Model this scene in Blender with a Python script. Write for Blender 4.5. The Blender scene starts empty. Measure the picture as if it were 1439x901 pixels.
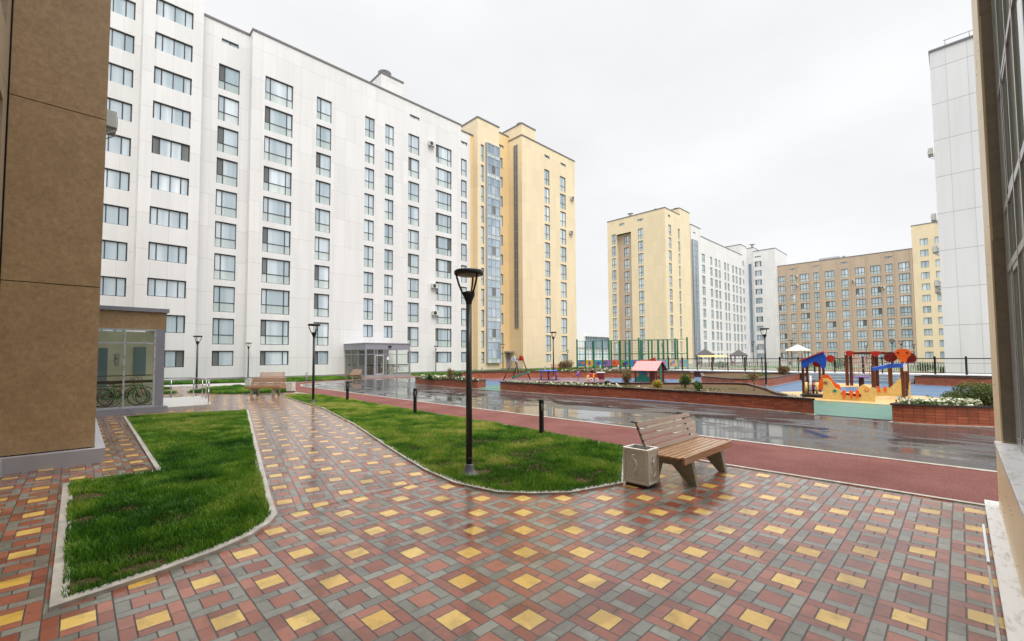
import bpy, math, random
import numpy as np
from mathutils import Matrix, Vector
random.seed(7); RNG=np.random.default_rng(11)
sc=bpy.context.scene; COL=sc.collection
PI=math.pi
# ------------------------------------------------------------------ camera
F_PX,PITCH,ROLL,YAW,CYP=619.64,0.0456465,-0.0058530,0.7785007,473.52
CXP=719.5; EYE=1.96
fw=Vector((math.sin(YAW)*math.cos(PITCH),math.cos(YAW)*math.cos(PITCH),math.sin(PITCH)))
r0=Vector((math.cos(YAW),-math.sin(YAW),0)); u0=r0.cross(fw)
cr=r0*math.cos(ROLL)+u0*math.sin(ROLL); cu=-r0*math.sin(ROLL)+u0*math.cos(ROLL)
cam_d=bpy.data.cameras.new('camera'); cam=bpy.data.objects.new('camera',cam_d); COL.objects.link(cam)
cam.matrix_world=Matrix(((cr.x,cu.x,-fw.x,0),(cr.y,cu.y,-fw.y,0),(cr.z,cu.z,-fw.z,EYE),(0,0,0,1)))
cam_d.sensor_width=36; cam_d.lens=36*F_PX/1439; cam_d.shift_y=(CYP-450.5)/1439; cam_d.clip_end=2000; cam_d.clip_start=.02
sc.camera=cam
# a photo position gives a direction; these put it on a real plane of the place
def ray(x,y): return fw+cr*((x-CXP)/F_PX)+cu*((CYP-y)/F_PX)
def G(x,y,z=0.0):
    d=ray(x,y); t=(z-EYE)/d.z; return Vector((0,0,EYE))+d*t
def PY(x,y,Y):
    d=ray(x,y); return Vector((0,0,EYE))+d*(Y/d.y)
def PX(x,y,X):
    d=ray(x,y); return Vector((0,0,EYE))+d*(X/d.x)
# ------------------------------------------------------------------ mesh helpers
class MB:
    def __init__(s): s.v=[];s.f=[];s.m=[];s.s=[];s.uv=[]
    def face(s,pts,mi=0,sm=False,uv=None):
        n=len(s.v); s.v+= [tuple(p) for p in pts]; s.f.append(tuple(range(n,n+len(pts)))); s.m.append(mi); s.s.append(sm); s.uv.append(uv)
    def box(s,x0,x1,y0,y1,z0,z1,mi=0):
        n=len(s.v)
        s.v+=[(x0,y0,z0),(x1,y0,z0),(x1,y1,z0),(x0,y1,z0),(x0,y0,z1),(x1,y0,z1),(x1,y1,z1),(x0,y1,z1)]
        for q in ((3,2,1,0),(4,5,6,7),(0,1,5,4),(1,2,6,5),(2,3,7,6),(3,0,4,7)):
            s.f.append(tuple(n+i for i in q)); s.m.append(mi); s.s.append(False); s.uv.append(None)
        return s
    def obox(s,c,d,rot=None,mi=0):
        n=len(s.v); R=rot or Matrix.Identity(3)
        for sx,sy,sz in ((-1,-1,-1),(1,-1,-1),(1,1,-1),(-1,1,-1),(-1,-1,1),(1,-1,1),(1,1,1),(-1,1,1)):
            s.v.append(tuple(Vector(c)+R@Vector((sx*d[0]/2,sy*d[1]/2,sz*d[2]/2))))
        for q in ((3,2,1,0),(4,5,6,7),(0,1,5,4),(1,2,6,5),(2,3,7,6),(3,0,4,7)):
            s.f.append(tuple(n+i for i in q)); s.m.append(mi); s.s.append(False); s.uv.append(None)
        return s
    def bar(s,a,b,w,h,mi=0):
        a=Vector(a);b=Vector(b);d=(b-a);L=d.length;d.normalize()
        up=Vector((0,0,1)) if abs(d.z)<.95 else Vector((0,1,0))
        x=d.cross(up).normalized(); z=x.cross(d).normalized()
        R=Matrix((x,d,z)).transposed()
        return s.obox((a+b)/2,(w,L,h),R,mi)
    def tube(s,path,r,n=10,mi=0,caps=True):
        P=[Vector(p) for p in path]; rs=r if isinstance(r,(list,tuple)) else [r]*len(P)
        rings=[]; px=None
        for i,p in enumerate(P):
            d=(P[min(i+1,len(P)-1)]-P[max(i-1,0)]).normalized()
            if px is None:
                a=Vector((0,0,1)) if abs(d.z)<.9 else Vector((1,0,0)); px=a.cross(d).normalized()
            else: px=(px-d*px.dot(d)).normalized()
            py=d.cross(px); k=len(s.v)
            for j in range(n):
                t=2*PI*j/n; s.v.append(tuple(p+(px*math.cos(t)+py*math.sin(t))*rs[i]))
            rings.append(k)
        for i in range(len(P)-1):
            a,b=rings[i],rings[i+1]
            for j in range(n):
                k=(j+1)%n; s.f.append((a+j,a+k,b+k,b+j)); s.m.append(mi); s.s.append(True); s.uv.append(None)
        if caps:
            s.f.append(tuple(rings[0]+j for j in reversed(range(n)))); s.m.append(mi); s.s.append(False); s.uv.append(None)
            s.f.append(tuple(rings[-1]+j for j in range(n))); s.m.append(mi); s.s.append(False); s.uv.append(None)
        return s
    def lathe(s,prof,c=(0,0,0),n=24,mi=0,sm=True):
        k=len(s.v); m=len(prof)
        for r,z in prof:
            for j in range(n):
                t=2*PI*j/n; s.v.append((c[0]+r*math.cos(t),c[1]+r*math.sin(t),c[2]+z))
        for i in range(m-1):
            for j in range(n):
                q=(j+1)%n; s.f.append((k+i*n+j,k+i*n+q,k+(i+1)*n+q,k+(i+1)*n+j)); s.m.append(mi); s.s.append(sm); s.uv.append(None)
        s.f.append(tuple(k+j for j in reversed(range(n)))); s.m.append(mi); s.s.append(False); s.uv.append(None)
        s.f.append(tuple(k+(m-1)*n+j for j in range(n))); s.m.append(mi); s.s.append(False); s.uv.append(None)
        return s
    def prism(s,poly,axis,t0,t1,mi=0,side_mi=None,uvside=False):
        # poly: 2D outline; axis 'x': (y,z) outline; 'y': (x,z); 'z': (x,y)
        def P(a,b,t): return {'x':(t,a,b),'y':(a,t,b),'z':(a,b,t)}[axis]
        area=sum(poly[i][0]*poly[(i+1)%len(poly)][1]-poly[(i+1)%len(poly)][0]*poly[i][1] for i in range(len(poly)))
        if area<0: poly=poly[::-1]
        if axis=='y': t0,t1=t1,t0
        s.face([P(a,b,t0) for a,b in poly][::-1],mi); s.face([P(a,b,t1) for a,b in poly],mi)
        L=0
        for i in range(len(poly)):
            a=poly[i];b=poly[(i+1)%len(poly)]; l=math.hypot(b[0]-a[0],b[1]-a[1])
            s.face([P(*a,t0),P(*b,t0),P(*b,t1),P(*a,t1)],mi if side_mi is None else side_mi,False,[(L,t0),(L+l,t0),(L+l,t1),(L,t1)] if uvside else None); L+=l
        return s
    def mesh(s,name,mats):
        me=bpy.data.meshes.new(name); me.from_pydata(s.v,[],s.f)
        for m in (mats if isinstance(mats,(list,tuple)) else [mats]): me.materials.append(m)
        me.polygons.foreach_set('material_index',s.m); me.polygons.foreach_set('use_smooth',s.s)
        if any(u for u in s.uv):
            uv=me.uv_layers.new(name='UVMap'); i=0
            for f,u in zip(s.f,s.uv):
                for j in range(len(f)):
                    if u: uv.data[i].uv=u[j]
                    i+=1
        me.update(); return me
    def build(s,name,mats,parent=None,loc=(0,0,0),rz=0,bevel=0,world=False):
        o=bpy.data.objects.new(name,s.mesh(name,mats)); COL.objects.link(o); o.location=loc; o.rotation_euler=(0,0,rz)
        if parent:
            o.parent=parent
            if world: o.location=Vector(loc)-parent.location
        if bevel:
            b=o.modifiers.new('bevel','BEVEL'); b.width=bevel; b.segments=2; b.limit_method='ANGLE'; b.angle_limit=math.radians(40)
        return o
def tag(o,label=None,cat=None,group=None,kind=None):
    if label: o['label']=label
    if cat: o['category']=cat
    if group: o['group']=group
    if kind: o['kind']=kind
    return o
def empty(name,loc=(0,0,0),rz=0,label=None,cat=None,group=None):
    o=bpy.data.objects.new(name,None); COL.objects.link(o); o.location=loc; o.rotation_euler=(0,0,rz); o.empty_display_size=.2
    return tag(o,label,cat,group)
def copy_tree(o,parent=None,loc=None,rz=None,label=None,scale=None):
    c=o.copy(); COL.objects.link(c); c.parent=parent
    if loc is not None: c.location=loc
    if rz is not None: c.rotation_euler=(0,0,rz)
    if scale is not None: c.scale=scale
    if label: c['label']=label
    for ch in list(o.children): copy_tree(ch,c)
    return c
# ------------------------------------------------------------------ materials
def srgb(r,g,b):
    f=lambda c:(c/255/12.92 if c/255<=.04045 else ((c/255+.055)/1.055)**2.4)
    return (f(r),f(g),f(b),1)
class N:
    def __init__(s,name):
        s.mat=bpy.data.materials.new(name); s.mat.use_nodes=True; s.nt=s.mat.node_tree
        s.b=s.nt.nodes['Principled BSDF']; s.out=s.nt.nodes['Material Output']
    def n(s,t,**k):
        x=s.nt.nodes.new(t)
        for a,b in k.items(): setattr(x,a,b)
        return x
    def l(s,a,b): s.nt.links.new(a,b)
    def val(s,x,sock):
        if isinstance(x,(int,float,tuple)): sock.default_value=x
        else: s.l(x,sock)
    def math(s,op,a,b=0,c=None,clamp=False):
        m=s.n('ShaderNodeMath',operation=op,use_clamp=clamp); s.val(a,m.inputs[0]); s.val(b,m.inputs[1])
        if c is not None: s.val(c,m.inputs[2])
        return m.outputs[0]
    def mix(s,f,a,b,blend='MIX'):
        m=s.n('ShaderNodeMix',data_type='RGBA',blend_type=blend); s.val(f,m.inputs[0]); s.val(a,m.inputs[6]); s.val(b,m.inputs[7]); return m.outputs[2]
    def coord(s,kind='Object'): return s.n('ShaderNodeTexCoord').outputs[kind]
    def mapv(s,v,scale=(1,1,1),loc=(0,0,0),rot=(0,0,0)):
        m=s.n('ShaderNodeMapping'); s.l(v,m.inputs[0]); m.inputs[1].default_value=loc; m.inputs[2].default_value=rot; m.inputs[3].default_value=scale; return m.outputs[0]
    def noise(s,v,scale,detail=3,rough=.55,dist=0):
        t=s.n('ShaderNodeTexNoise'); s.l(v,t.inputs['Vector']); t.inputs['Scale'].default_value=scale; t.inputs['Detail'].default_value=detail; t.inputs['Roughness'].default_value=rough; t.inputs['Distortion'].default_value=dist; return t.outputs[0]
    def ramp(s,f,stops):
        r=s.n('ShaderNodeValToRGB'); s.l(f,r.inputs[0]); e=r.color_ramp.elements
        while len(e)<len(stops): e.new(.5)
        for i,(p,c) in enumerate(stops):
            e[i].position=p; e[i].color=c if isinstance(c,tuple) else (c,c,c,1)
        return r.outputs[0]
    def remap(s,f,a,b,c,d):
        m=s.n('ShaderNodeMapRange'); s.l(f,m.inputs[0])
        for i,v in enumerate((a,b,c,d)): m.inputs[i+1].default_value=v
        return m.outputs[0]
    def bump(s,h,strength=.3,dist=.01):
        b=s.n('ShaderNodeBump'); s.l(h,b.inputs['Height']); b.inputs['Strength'].default_value=strength; b.inputs['Distance'].default_value=dist; s.l(b.outputs[0],s.b.inputs['Normal']); return b
    def set(s,**k):
        for a,v in k.items(): s.val(v,s.b.inputs[a.replace('_',' ')])
        return s
def simple(name,col,rough=.5,metal=0,nscale=0,namt=.12,bump=0,coat=0):
    m=N(name); m.set(Roughness=rough,Metallic=metal)
    if coat: m.b.inputs['Coat Weight'].default_value=coat; m.b.inputs['Coat Roughness'].default_value=.08
    if nscale:
        v=m.coord(); f=m.noise(v,nscale,5)
        m.l(m.mix(m.remap(f,.3,.7,0,1),tuple(c*(1-namt) for c in col[:3])+(1,),tuple(min(1,c*(1+namt)) for c in col[:3])+(1,)),m.b.inputs['Base Color'])
        m.l(m.remap(f,.3,.7,max(0,rough-.1),rough+.1),m.b.inputs['Roughness'])
        if bump: m.bump(m.noise(v,nscale*6,4),bump,.004)
    else: m.set(Base_Color=col)
    return m.mat
def panel_mat(name,col,vs=1.2,hs=3.015,z0=2.05,rough=.45,seam=.7,jit=.05,sw=.012):
    # cladding: thin joints every storey and every panel, each panel a shade of its own
    m=N(name); v=m.coord(); sp=m.n('ShaderNodeSeparateXYZ'); m.l(v,sp.inputs[0])
    def line(c,s,off,w):
        q=m.math('FRACT',m.math('DIVIDE',m.math('ADD',c,off),s)); d=m.math('MULTIPLY',m.math('MINIMUM',q,m.math('SUBTRACT',1,q)),s)
        return m.math('LESS_THAN',d,w)
    lx=line(sp.outputs[0],vs,.31,sw); lz=line(sp.outputs[2],hs,-z0,sw*1.2)
    ix=m.math('FLOOR',m.math('DIVIDE',m.math('ADD',sp.outputs[0],.31),vs)); iz=m.math('FLOOR',m.math('DIVIDE',m.math('SUBTRACT',sp.outputs[2],z0),hs))
    cb=m.n('ShaderNodeCombineXYZ'); m.l(ix,cb.inputs[0]); m.l(iz,cb.inputs[1]); wn=m.n('ShaderNodeTexWhiteNoise'); m.l(cb.outputs[0],wn.inputs[0])
    c=m.mix(wn.outputs[0],tuple(x*(1-jit) for x in col[:3])+(1,),tuple(min(1,x*(1+jit*.5)) for x in col[:3])+(1,))
    st=m.noise(m.mapv(v,(1.5,1.5,.12)),1.0,5); c=m.mix(m.remap(st,.45,.75,0,.16),c,tuple(x*.55 for x in col[:3])+(1,))
    mask=m.math('MAXIMUM',m.math('MULTIPLY',lx,.55),lz)
    c=m.mix(m.math('MULTIPLY',mask,.8),c,tuple(x*seam for x in col[:3])+(1,))
    m.l(c,m.b.inputs['Base Color']); m.set(Roughness=rough); m.bump(m.math('SUBTRACT',1,mask),.25,.01)
    return m.mat
M={}
M['white_panel']=panel_mat('white_panel',(.76,.75,.74),seam=.62)
M['yellow_panel']=panel_mat('yellow_panel',(.80,.665,.45),seam=.75)
M['yellow_deep']=panel_mat('yellow_panel_deep',(.78,.585,.31),seam=.8)
M['brown_panel']=panel_mat('brown_panel_far',(.53,.41,.305),seam=.7)
M['grey_white_panel']=panel_mat('grey_white_panel',(.72,.72,.72),vs=1.32,hs=3.3,z0=1.2,seam=.45,sw=.022,jit=.02)
M['trim']=simple('roof_trim_grey',(.16,.15,.15,1),.5)
M['roof']=simple('roof_membrane',(.14,.14,.14,1),.8)
M['plinth']=simple('plinth_grey',(.27,.26,.28,1),.55,nscale=1.2)
M['metal_grey']=simple('painted_metal_grey',(.26,.26,.30,1),.35,nscale=3,namt=.06)
M['metal_light']=simple('galvanised_metal',(.5,.5,.53,1),.32,.3,nscale=6,namt=.08)
M['steel']=simple('stainless_steel',(.6,.6,.62,1),.18,1)
M['black_metal']=simple('black_painted_metal',(.007,.007,.008,1),.42,nscale=20,namt=.2)
M['dark_pole']=simple('dark_grey_pole',(.035,.034,.038,1),.38,nscale=14,namt=.25)
M['frame']=simple('dark_window_frame',(.04,.043,.048,1),.45)
M['frame_light']=simple('aluminium_window_frame',(.42,.42,.42,1),.3,.3)
M['ac']=simple('air_conditioner_white',(.62,.62,.57,1),.4,nscale=6,namt=.08)
M['dark']=simple('dark_void',(.01,.01,.01,1),.6)
M['concrete']=simple('pale_concrete',(.42,.405,.375,1),.5,nscale=9,namt=.18,bump=.3)
M['kerb']=simple('kerb_concrete',(.40,.36,.31,1),.45,nscale=7,namt=.25,bump=.4)
M['cap']=simple('dark_planter_cap',(.035,.022,.022,1),.25,nscale=8,namt=.3)
M['white_paint']=simple('white_paint',(.75,.75,.74,1),.5)
for k,c in dict(red=(.45,.03,.02),blue=(.015,.08,.45),orange=(.75,.12,.02),cream=(.66,.48,.17),green=(.02,.22,.13),darkred=(.16,.015,.015),pink=(.6,.2,.15),yellow=(.75,.48,.05),purple=(.2,.06,.3),pinkroof=(.62,.17,.16)).items():
    M[k]=simple('play_paint_'+k,c+(1,),.3,nscale=9,namt=.08)
M['play_wood']=simple('stained_play_timber',(.11,.032,.012,1),.4,nscale=12,namt=.3)
# glass panes on the facades: curtain and dark-room tones plus sky reflection painted pale blue
def pane_mat(name,lo,hi,rough=.04,ior=1.9,curtain=1.0):
    m=N(name); v=m.coord(); oi=m.n('ShaderNodeObjectInfo').outputs['Random']
    sp=m.n('ShaderNodeSeparateXYZ'); m.l(v,sp.inputs[0])
    cb=m.n('ShaderNodeCombineXYZ'); m.l(sp.outputs[0],cb.inputs[0]); m.l(m.math('MULTIPLY',sp.outputs[2],.05),cb.inputs[2]); m.l(m.math('MULTIPLY',oi,37.0),cb.inputs[1])
    folds=m.noise(cb.outputs[0],3.2,3); rooms=m.noise(cb.outputs[0],.9,1)
    f=m.math('ADD',m.math('MULTIPLY',m.remap(rooms,.42,.60,0,1),.62*curtain),m.math('MULTIPLY',m.remap(folds,.35,.65,0,1),.16),clamp=True)
    f=m.math('MULTIPLY',m.math('ADD',f,.22),m.remap(oi,0,1,.35,1.05),None,True)
    m.l(m.mix(f,lo,hi),m.b.inputs['Base Color']); m.set(Roughness=rough,IOR=ior)
    m.bump(m.noise(m.mapv(v,(1,1,1)),.7,1),.05,.02)
    return m.mat
M['pane']=pane_mat('window_glass',(.27,.37,.43,1),(.78,.86,.91,1),ior=2.1)
M['pane_low']=pane_mat('window_glass_lower',(.36,.45,.45,1),(.68,.74,.73,1))
M['pane_net']=pane_mat('window_net_sash',(.10,.11,.11,1),(.24,.26,.25,1),.3,1.5)
M['pane_green']=pane_mat('ground_floor_glass',(.10,.14,.11,1),(.48,.54,.48,1))
M['pane_cw']=pane_mat('curtain_wall_glass',(.10,.17,.24,1),(.42,.52,.60,1),.05,2.0)
g=N('clear_glass'); g.set(Base_Color=(.8,.9,.86,1),Roughness=.02,IOR=1.45); g.b.inputs['Transmission Weight'].default_value=1.0
tr=g.n('ShaderNodeBsdfTransparent'); tr.inputs[0].default_value=(.93,.96,.93,1); gl=g.n('ShaderNodeBsdfGlossy'); gl.inputs['Roughness'].default_value=.02
lw=g.n('ShaderNodeLayerWeight'); lw.inputs[0].default_value=.35; fr=g.n('ShaderNodeMath',operation='MULTIPLY_ADD'); fr.inputs[1].default_value=.55; fr.inputs[2].default_value=.03; pw=g.n('ShaderNodeMath',operation='POWER'); pw.inputs[1].default_value=3; g.l(lw.outputs['Facing'],pw.inputs[0]); g.l(pw.outputs[0],fr.inputs[0]); mx=g.n('ShaderNodeMixShader'); g.l(fr.outputs[0],mx.inputs[0]); g.l(tr.outputs[0],mx.inputs[1]); g.l(gl.outputs[0],mx.inputs[2]); g.l(mx.outputs[0],g.out.inputs[0])
M['glass']=g.mat
# near brown fibre cement cladding, mottled
m=N('brown_fibre_cement'); v=m.coord()
a=m.noise(v,2.2,6,.65,.6); b=m.noise(v,14,5,.7)
c=m.mix(m.remap(a,.3,.7,0,1),(.34,.215,.105,1),(.46,.31,.165,1)); c=m.mix(m.remap(b,.38,.62,0,.6),c,(.24,.15,.072,1)); fb=m.noise(m.mapv(v,(1,1,.45)),38,4,.75,1.2); c=m.mix(m.remap(fb,.5,.68,0,.5),c,(.50,.35,.20,1))
w=m.noise(m.mapv(v,(1,1,1)),60,2); c=m.mix(m.math('GREATER_THAN',w,.76),c,(.42,.33,.22,1)); m.l(c,m.b.inputs['Base Color']); m.set(Roughness=.5); m.bump(m.math('ADD',b,fb),.25,.004)
M['brown_fc']=m.mat
M['beige_fc']=simple('beige_cladding',(.34,.26,.17,1),.5,nscale=5)
m=N('cream_cladding'); v=m.coord(); a=m.noise(v,3,5); c=m.mix(m.remap(a,.3,.7,0,1),(.76,.60,.37,1),(.82,.67,.44,1)); m.l(c,m.b.inputs['Base Color']); m.set(Roughness=.4); m.bump(m.noise(v,30,4),.06,.003); M['cream_fc']=m.mat
m=N('jamb_cladding'); v=m.coord(); a=m.noise(v,9,6,.7); c=m.mix(m.remap(a,.3,.7,0,1),(.19,.155,.115,1),(.27,.225,.17,1)); m.l(c,m.b.inputs['Base Color']); m.set(Roughness=.6); M['jamb']=m.mat
m=N('weathered_sill'); v=m.coord(); a=m.noise(m.mapv(v,(1,3,1)),5,6,.65,.8); c=m.mix(m.remap(a,.50,.72,0,1),(.66,.655,.65,1),(.36,.33,.29,1)); m.l(c,m.b.inputs['Base Color']); m.set(Roughness=.3); m.bump(a,.15,.005); M['sill']=m.mat
# block paving: 400 mm blocks of 200x200 centres ringed by 200x100 pavers, wet
def paver(name,ox,oy,rot,wet=1.0):
    m=N(name); v=m.mapv(m.coord(),(2.5,2.5,1),(0,0,0),(0,0,0))
    ca,sa=math.cos(rot),math.sin(rot)
    sp=m.n('ShaderNodeSeparateXYZ'); m.l(m.coord(),sp.inputs[0]); X=m.math('SUBTRACT',sp.outputs[0],ox); Y=m.math('SUBTRACT',sp.outputs[1],oy)
    U=m.math('DIVIDE',m.math('ADD',m.math('MULTIPLY',X,ca),m.math('MULTIPLY',Y,sa)),.4); V=m.math('DIVIDE',m.math('SUBTRACT',m.math('MULTIPLY',Y,ca),m.math('MULTIPLY',X,sa)),.4)
    iu=m.math('FLOOR',U); iv=m.math('FLOOR',V); fu=m.math('SUBTRACT',U,iu); fv=m.math('SUBTRACT',V,iv)
    par=m.math('FLOORED_MODULO',m.math('ADD',iu,iv),2)   # 1 = yellow/red block
    def sel(p,a,b): return m.math('ADD',m.math('MULTIPLY',p,a),m.math('MULTIPLY',m.math('SUBTRACT',1,p),b))
    A=sel(par,fu,fv); B=sel(par,fv,fu)       # A: across the long strips
    da=m.math('ABSOLUTE',m.math('SUBTRACT',A,.5)); db=m.math('ABSOLUTE',m.math('SUBTRACT',B,.5))
    ina=m.math('LESS_THAN',da,.25); inb=m.math('LESS_THAN',db,.25); cen=m.math('MULTIPLY',ina,inb)
    big=9.0
    j1=m.math('ABSOLUTE',m.math('SUBTRACT',da,.25))                                    # strip edge
    j2=m.math('ADD',m.math('ABSOLUTE',m.math('SUBTRACT',db,.25)),m.math('MULTIPLY',m.math('SUBTRACT',1,ina),big))
    j3=m.math('ADD',db,m.math('MULTIPLY',ina,big))
    j4=m.math('MINIMUM',m.math('SUBTRACT',.5,da),m.math('SUBTRACT',.5,db))
    jd=m.math('MINIMUM',m.math('MINIMUM',j1,j2),m.math('MINIMUM',j3,j4))
    wob=m.noise(m.coord(),25,2); jw=m.math('ADD',.0055,m.math('MULTIPLY',wob,.009))
    joint=m.math('SUBTRACT',1,m.math('DIVIDE',m.math('SUBTRACT',jd,jw),.006,None,True),None,True)
    # id of each paver for its own shade
    ia=m.math('FLOOR',m.math('MULTIPLY',A,4)); ib_s=m.math('FLOOR',m.math('MULTIPLY',B,2)); ib_c=m.math('ADD',5,m.math('FLOOR',m.math('MULTIPLY',m.math('ADD',B,.25),2)))
    cb=m.n('ShaderNodeCombineXYZ'); m.l(m.math('ADD',m.math('MULTIPLY',iu,7),sel(ina,1.5,ia)),cb.inputs[0]); m.l(m.math('ADD',m.math('MULTIPLY',iv,11),sel(ina,ib_c,ib_s)),cb.inputs[1])
    wn=m.n('ShaderNodeTexWhiteNoise'); m.l(cb.outputs[0],wn.inputs[0]); rnd=wn.outputs[0]
    red=m.mix(rnd,(.225,.058,.032,1),(.37,.125,.075,1)); gry=m.mix(rnd,(.15,.148,.122,1),(.26,.258,.215,1)); yel=m.mix(rnd,(.62,.37,.065,1),(.76,.51,.14,1))
    ring=m.mix(par,gry,red); ctr=m.mix(par,red,yel); c=m.mix(cen,ring,ctr)
    gr=m.noise(m.coord(),90,3,.7); big_n=m.noise(m.coord(),1.1,5,.6,.5)
    c=m.mix(m.remap(gr,.3,.7,0,.35),c,(.12,.09,.07,1),'MULTIPLY') if False else m.mix(m.remap(gr,.40,.72,0,.30),c,(.11,.085,.065,1))
    damp=m.remap(m.noise(m.coord(),5,5,.65),.50,.64,0,.5); c=m.mix(damp,c,m.mix(.5,c,(.05,.04,.02,1)))
    c=m.mix(joint,c,m.mix(rnd,(.018,.013,.010,1),(.05,.038,.028,1)))
    wetm=m.remap(big_n,.51,.57,0,.55); c=m.mix(wetm,c,m.mix(.5,c,(.03,.012,.004,1)))
    m.l(c,m.b.inputs['Base Color'])
    pud=m.remap(big_n,.51,.57,0,1); small=m.noise(m.coord(),16,4)
    rg=m.math('SUBTRACT',m.remap(small,.3,.7,.13,.24),m.math('MULTIPLY',pud,.10)); rg=m.math('ADD',rg,m.math('MULTIPLY',joint,.25),None,True)
    m.l(rg,m.b.inputs['Roughness']); m.set(IOR=1.68)
    tilt=m.math('MULTIPLY',m.math('ADD',m.math('MULTIPLY',m.math('SUBTRACT',wn.outputs[0],.5),A),m.math('MULTIPLY',m.noise(cb.outputs[0],3.3,0),B)),.6)
    h=m.math('ADD',m.math('MULTIPLY',m.math('SUBTRACT',1,joint),1.0),m.math('ADD',m.math('MULTIPLY',gr,.10),m.math('ADD',m.math('MULTIPLY',small,.22),m.math('MULTIPLY',tilt,1.1))))
    m.bump(h,.42,.006)
    return m.mat
M['paver']=paver('block_paving',-.136,.134,0)
M['paver_path']=paver('block_paving_path',1.75,6.0,math.radians(-12.5))
M['paver_far']=paver('block_paving_far',8.0,26.0,math.radians(33))
# wet asphalt with standing water
m=N('wet_asphalt'); v=m.coord(); gr=m.noise(v,160,2,.8); a=m.noise(m.mapv(v,(.75,.30,1)),1.0,7,.62,1.6); st=m.noise(m.mapv(v,(1.6,.22,1)),1.5,4,.6,.4)
c=m.mix(m.remap(gr,.3,.7,0,1),(.022,.023,.024,1),(.085,.085,.086,1)); m.l(c,m.b.inputs['Base Color'])
pud=m.remap(a,.43,.50,0,1); rr=m.math('ADD',m.math('MULTIPLY',m.math('SUBTRACT',1,pud),m.remap(st,.35,.65,.20,.42)),.012)
m.l(rr,m.b.inputs['Roughness']); m.set(IOR=1.5)
h=m.math('MULTIPLY',m.math('ADD',m.math('MULTIPLY',gr,1.6),m.math('MULTIPLY',st,2)),m.math('SUBTRACT',1,m.math('MULTIPLY',pud,.96))); m.bump(h,.45,.005)
M['asphalt']=m.mat
def rubber(name,lo,hi,rough=.42):
    m=N(name); v=m.coord(); a=m.noise(v,120,3,.8); b=m.noise(v,.7,4)
    a2=m.noise(v,34,3,.8); a=m.math('ADD',m.math('MULTIPLY',a,.45),m.math('MULTIPLY',a2,.55)); c=m.mix(m.remap(a,.40,.60,0,1),lo,hi); c=m.mix(m.remap(b,.4,.7,0,.35),c,lo); m.l(c,m.b.inputs['Base Color']); m.l(m.remap(b,.35,.65,rough-.12,rough+.08),m.b.inputs['Roughness']); m.bump(a,.7,.006); return m.mat
M['rub_red']=rubber('red_rubber_track',(.045,.010,.008,1),(.25,.062,.042,1),.8)
M['rub_green']=rubber('green_rubber',(.03,.105,.08,1),(.085,.19,.145,1))
M['rub_blue']=rubber('blue_rubber',(.025,.07,.14,1),(.07,.14,.24,1))
M['rub_ochre']=rubber('ochre_rubber',(.45,.26,.10,1),(.62,.40,.18,1))
M['rub_purple']=rubber('purple_rubber',(.10,.045,.07,1),(.18,.10,.13,1))
m=N('soil'); v=m.coord(); a=m.noise(v,18,6,.7); c=m.mix(m.remap(a,.3,.7,0,1),(.045,.028,.014,1),(.13,.085,.045,1)); m.l(c,m.b.inputs['Base Color']); m.set(Roughness=.9); m.b.inputs['Specular IOR Level'].default_value=.12; m.bump(a,.8,.03); M['soil']=m.mat
m=N('turf_ground'); v=m.coord(); a=m.noise(v,1.3,5,.65); b=m.noise(v,35,4,.7); c=m.mix(m.remap(a,.3,.7,0,1),(.025,.07,.010,1),(.065,.14,.02,1)); c=m.mix(m.remap(b,.35,.7,0,.6),c,(.02,.045,.008,1)); m.l(c,m.b.inputs['Base Color']); m.set(Roughness=.8); m.bump(b,.9,.04); M['turf']=m.mat
m=N('outer_ground'); v=m.coord(); a=m.noise(v,.08,5,.6); c=m.mix(m.remap(a,.4,.6,0,1),(.16,.155,.15,1),(.09,.12,.05,1)); m.l(c,m.b.inputs['Base Color']); m.set(Roughness=.6); M['outer']=m.mat
def brick(name,bw,bh,off,c1=(.42,.10,.04,1),c2=(.26,.05,.02,1)):
    m=N(name); uv=m.coord('UV'); t=m.n('ShaderNodeTexBrick'); m.l(uv,t.inputs['Vector']); t.offset=off; t.squash=1
    t.inputs['Color1'].default_value=c1; t.inputs['Color2'].default_value=c2; t.inputs['Mortar'].default_value=(.06,.03,.022,1)
    t.inputs['Scale'].default_value=1; t.inputs['Mortar Size'].default_value=.007; t.inputs['Mortar Smooth'].default_value=.2; t.inputs['Brick Width'].default_value=bw; t.inputs['Row Height'].default_value=bh; t.inputs['Bias'].default_value=0
    a=m.noise(m.mapv(m.coord(),(1,1,3)),9,5,.7); c=m.mix(m.remap(a,.55,.75,0,.55),t.outputs[0],(.48,.24,.14,1)); c=m.mix(m.remap(m.noise(m.coord(),3,4),.4,.7,0,.4),c,(.12,.03,.015,1))
    m.l(c,m.b.inputs['Base Color']); m.set(Roughness=.42); m.bump(m.math('SUBTRACT',1,t.outputs['Fac']),.6,.008); return m.mat
M['brick']=brick('planter_brick',.26,.075,.5)
M['brick_stack']=brick('planter_brick_stacked',.23,.088,0.0,(.42,.10,.04,1),(.28,.06,.024,1))
M['brick_orange']=brick('planter_brick_dry',.26,.075,.5,(.48,.14,.06,1),(.36,.085,.035,1))
def wood(name,c1,c2,rough=.3):
    m=N(name); v=m.coord(); a=m.noise(m.mapv(v,(1.2,22,22)),2.2,5,.6,.4); m.l(m.mix(m.remap(a,.3,.7,0,1),c1,c2),m.b.inputs['Base Color']); m.set(Roughness=rough); m.b.inputs['Coat Weight'].default_value=.3; m.b.inputs['Coat Roughness'].default_value=.15; m.bump(a,.12,.003); return m.mat
M['slat_back']=wood('bench_back_slats',(.25,.15,.10,1),(.40,.26,.18,1))
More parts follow.
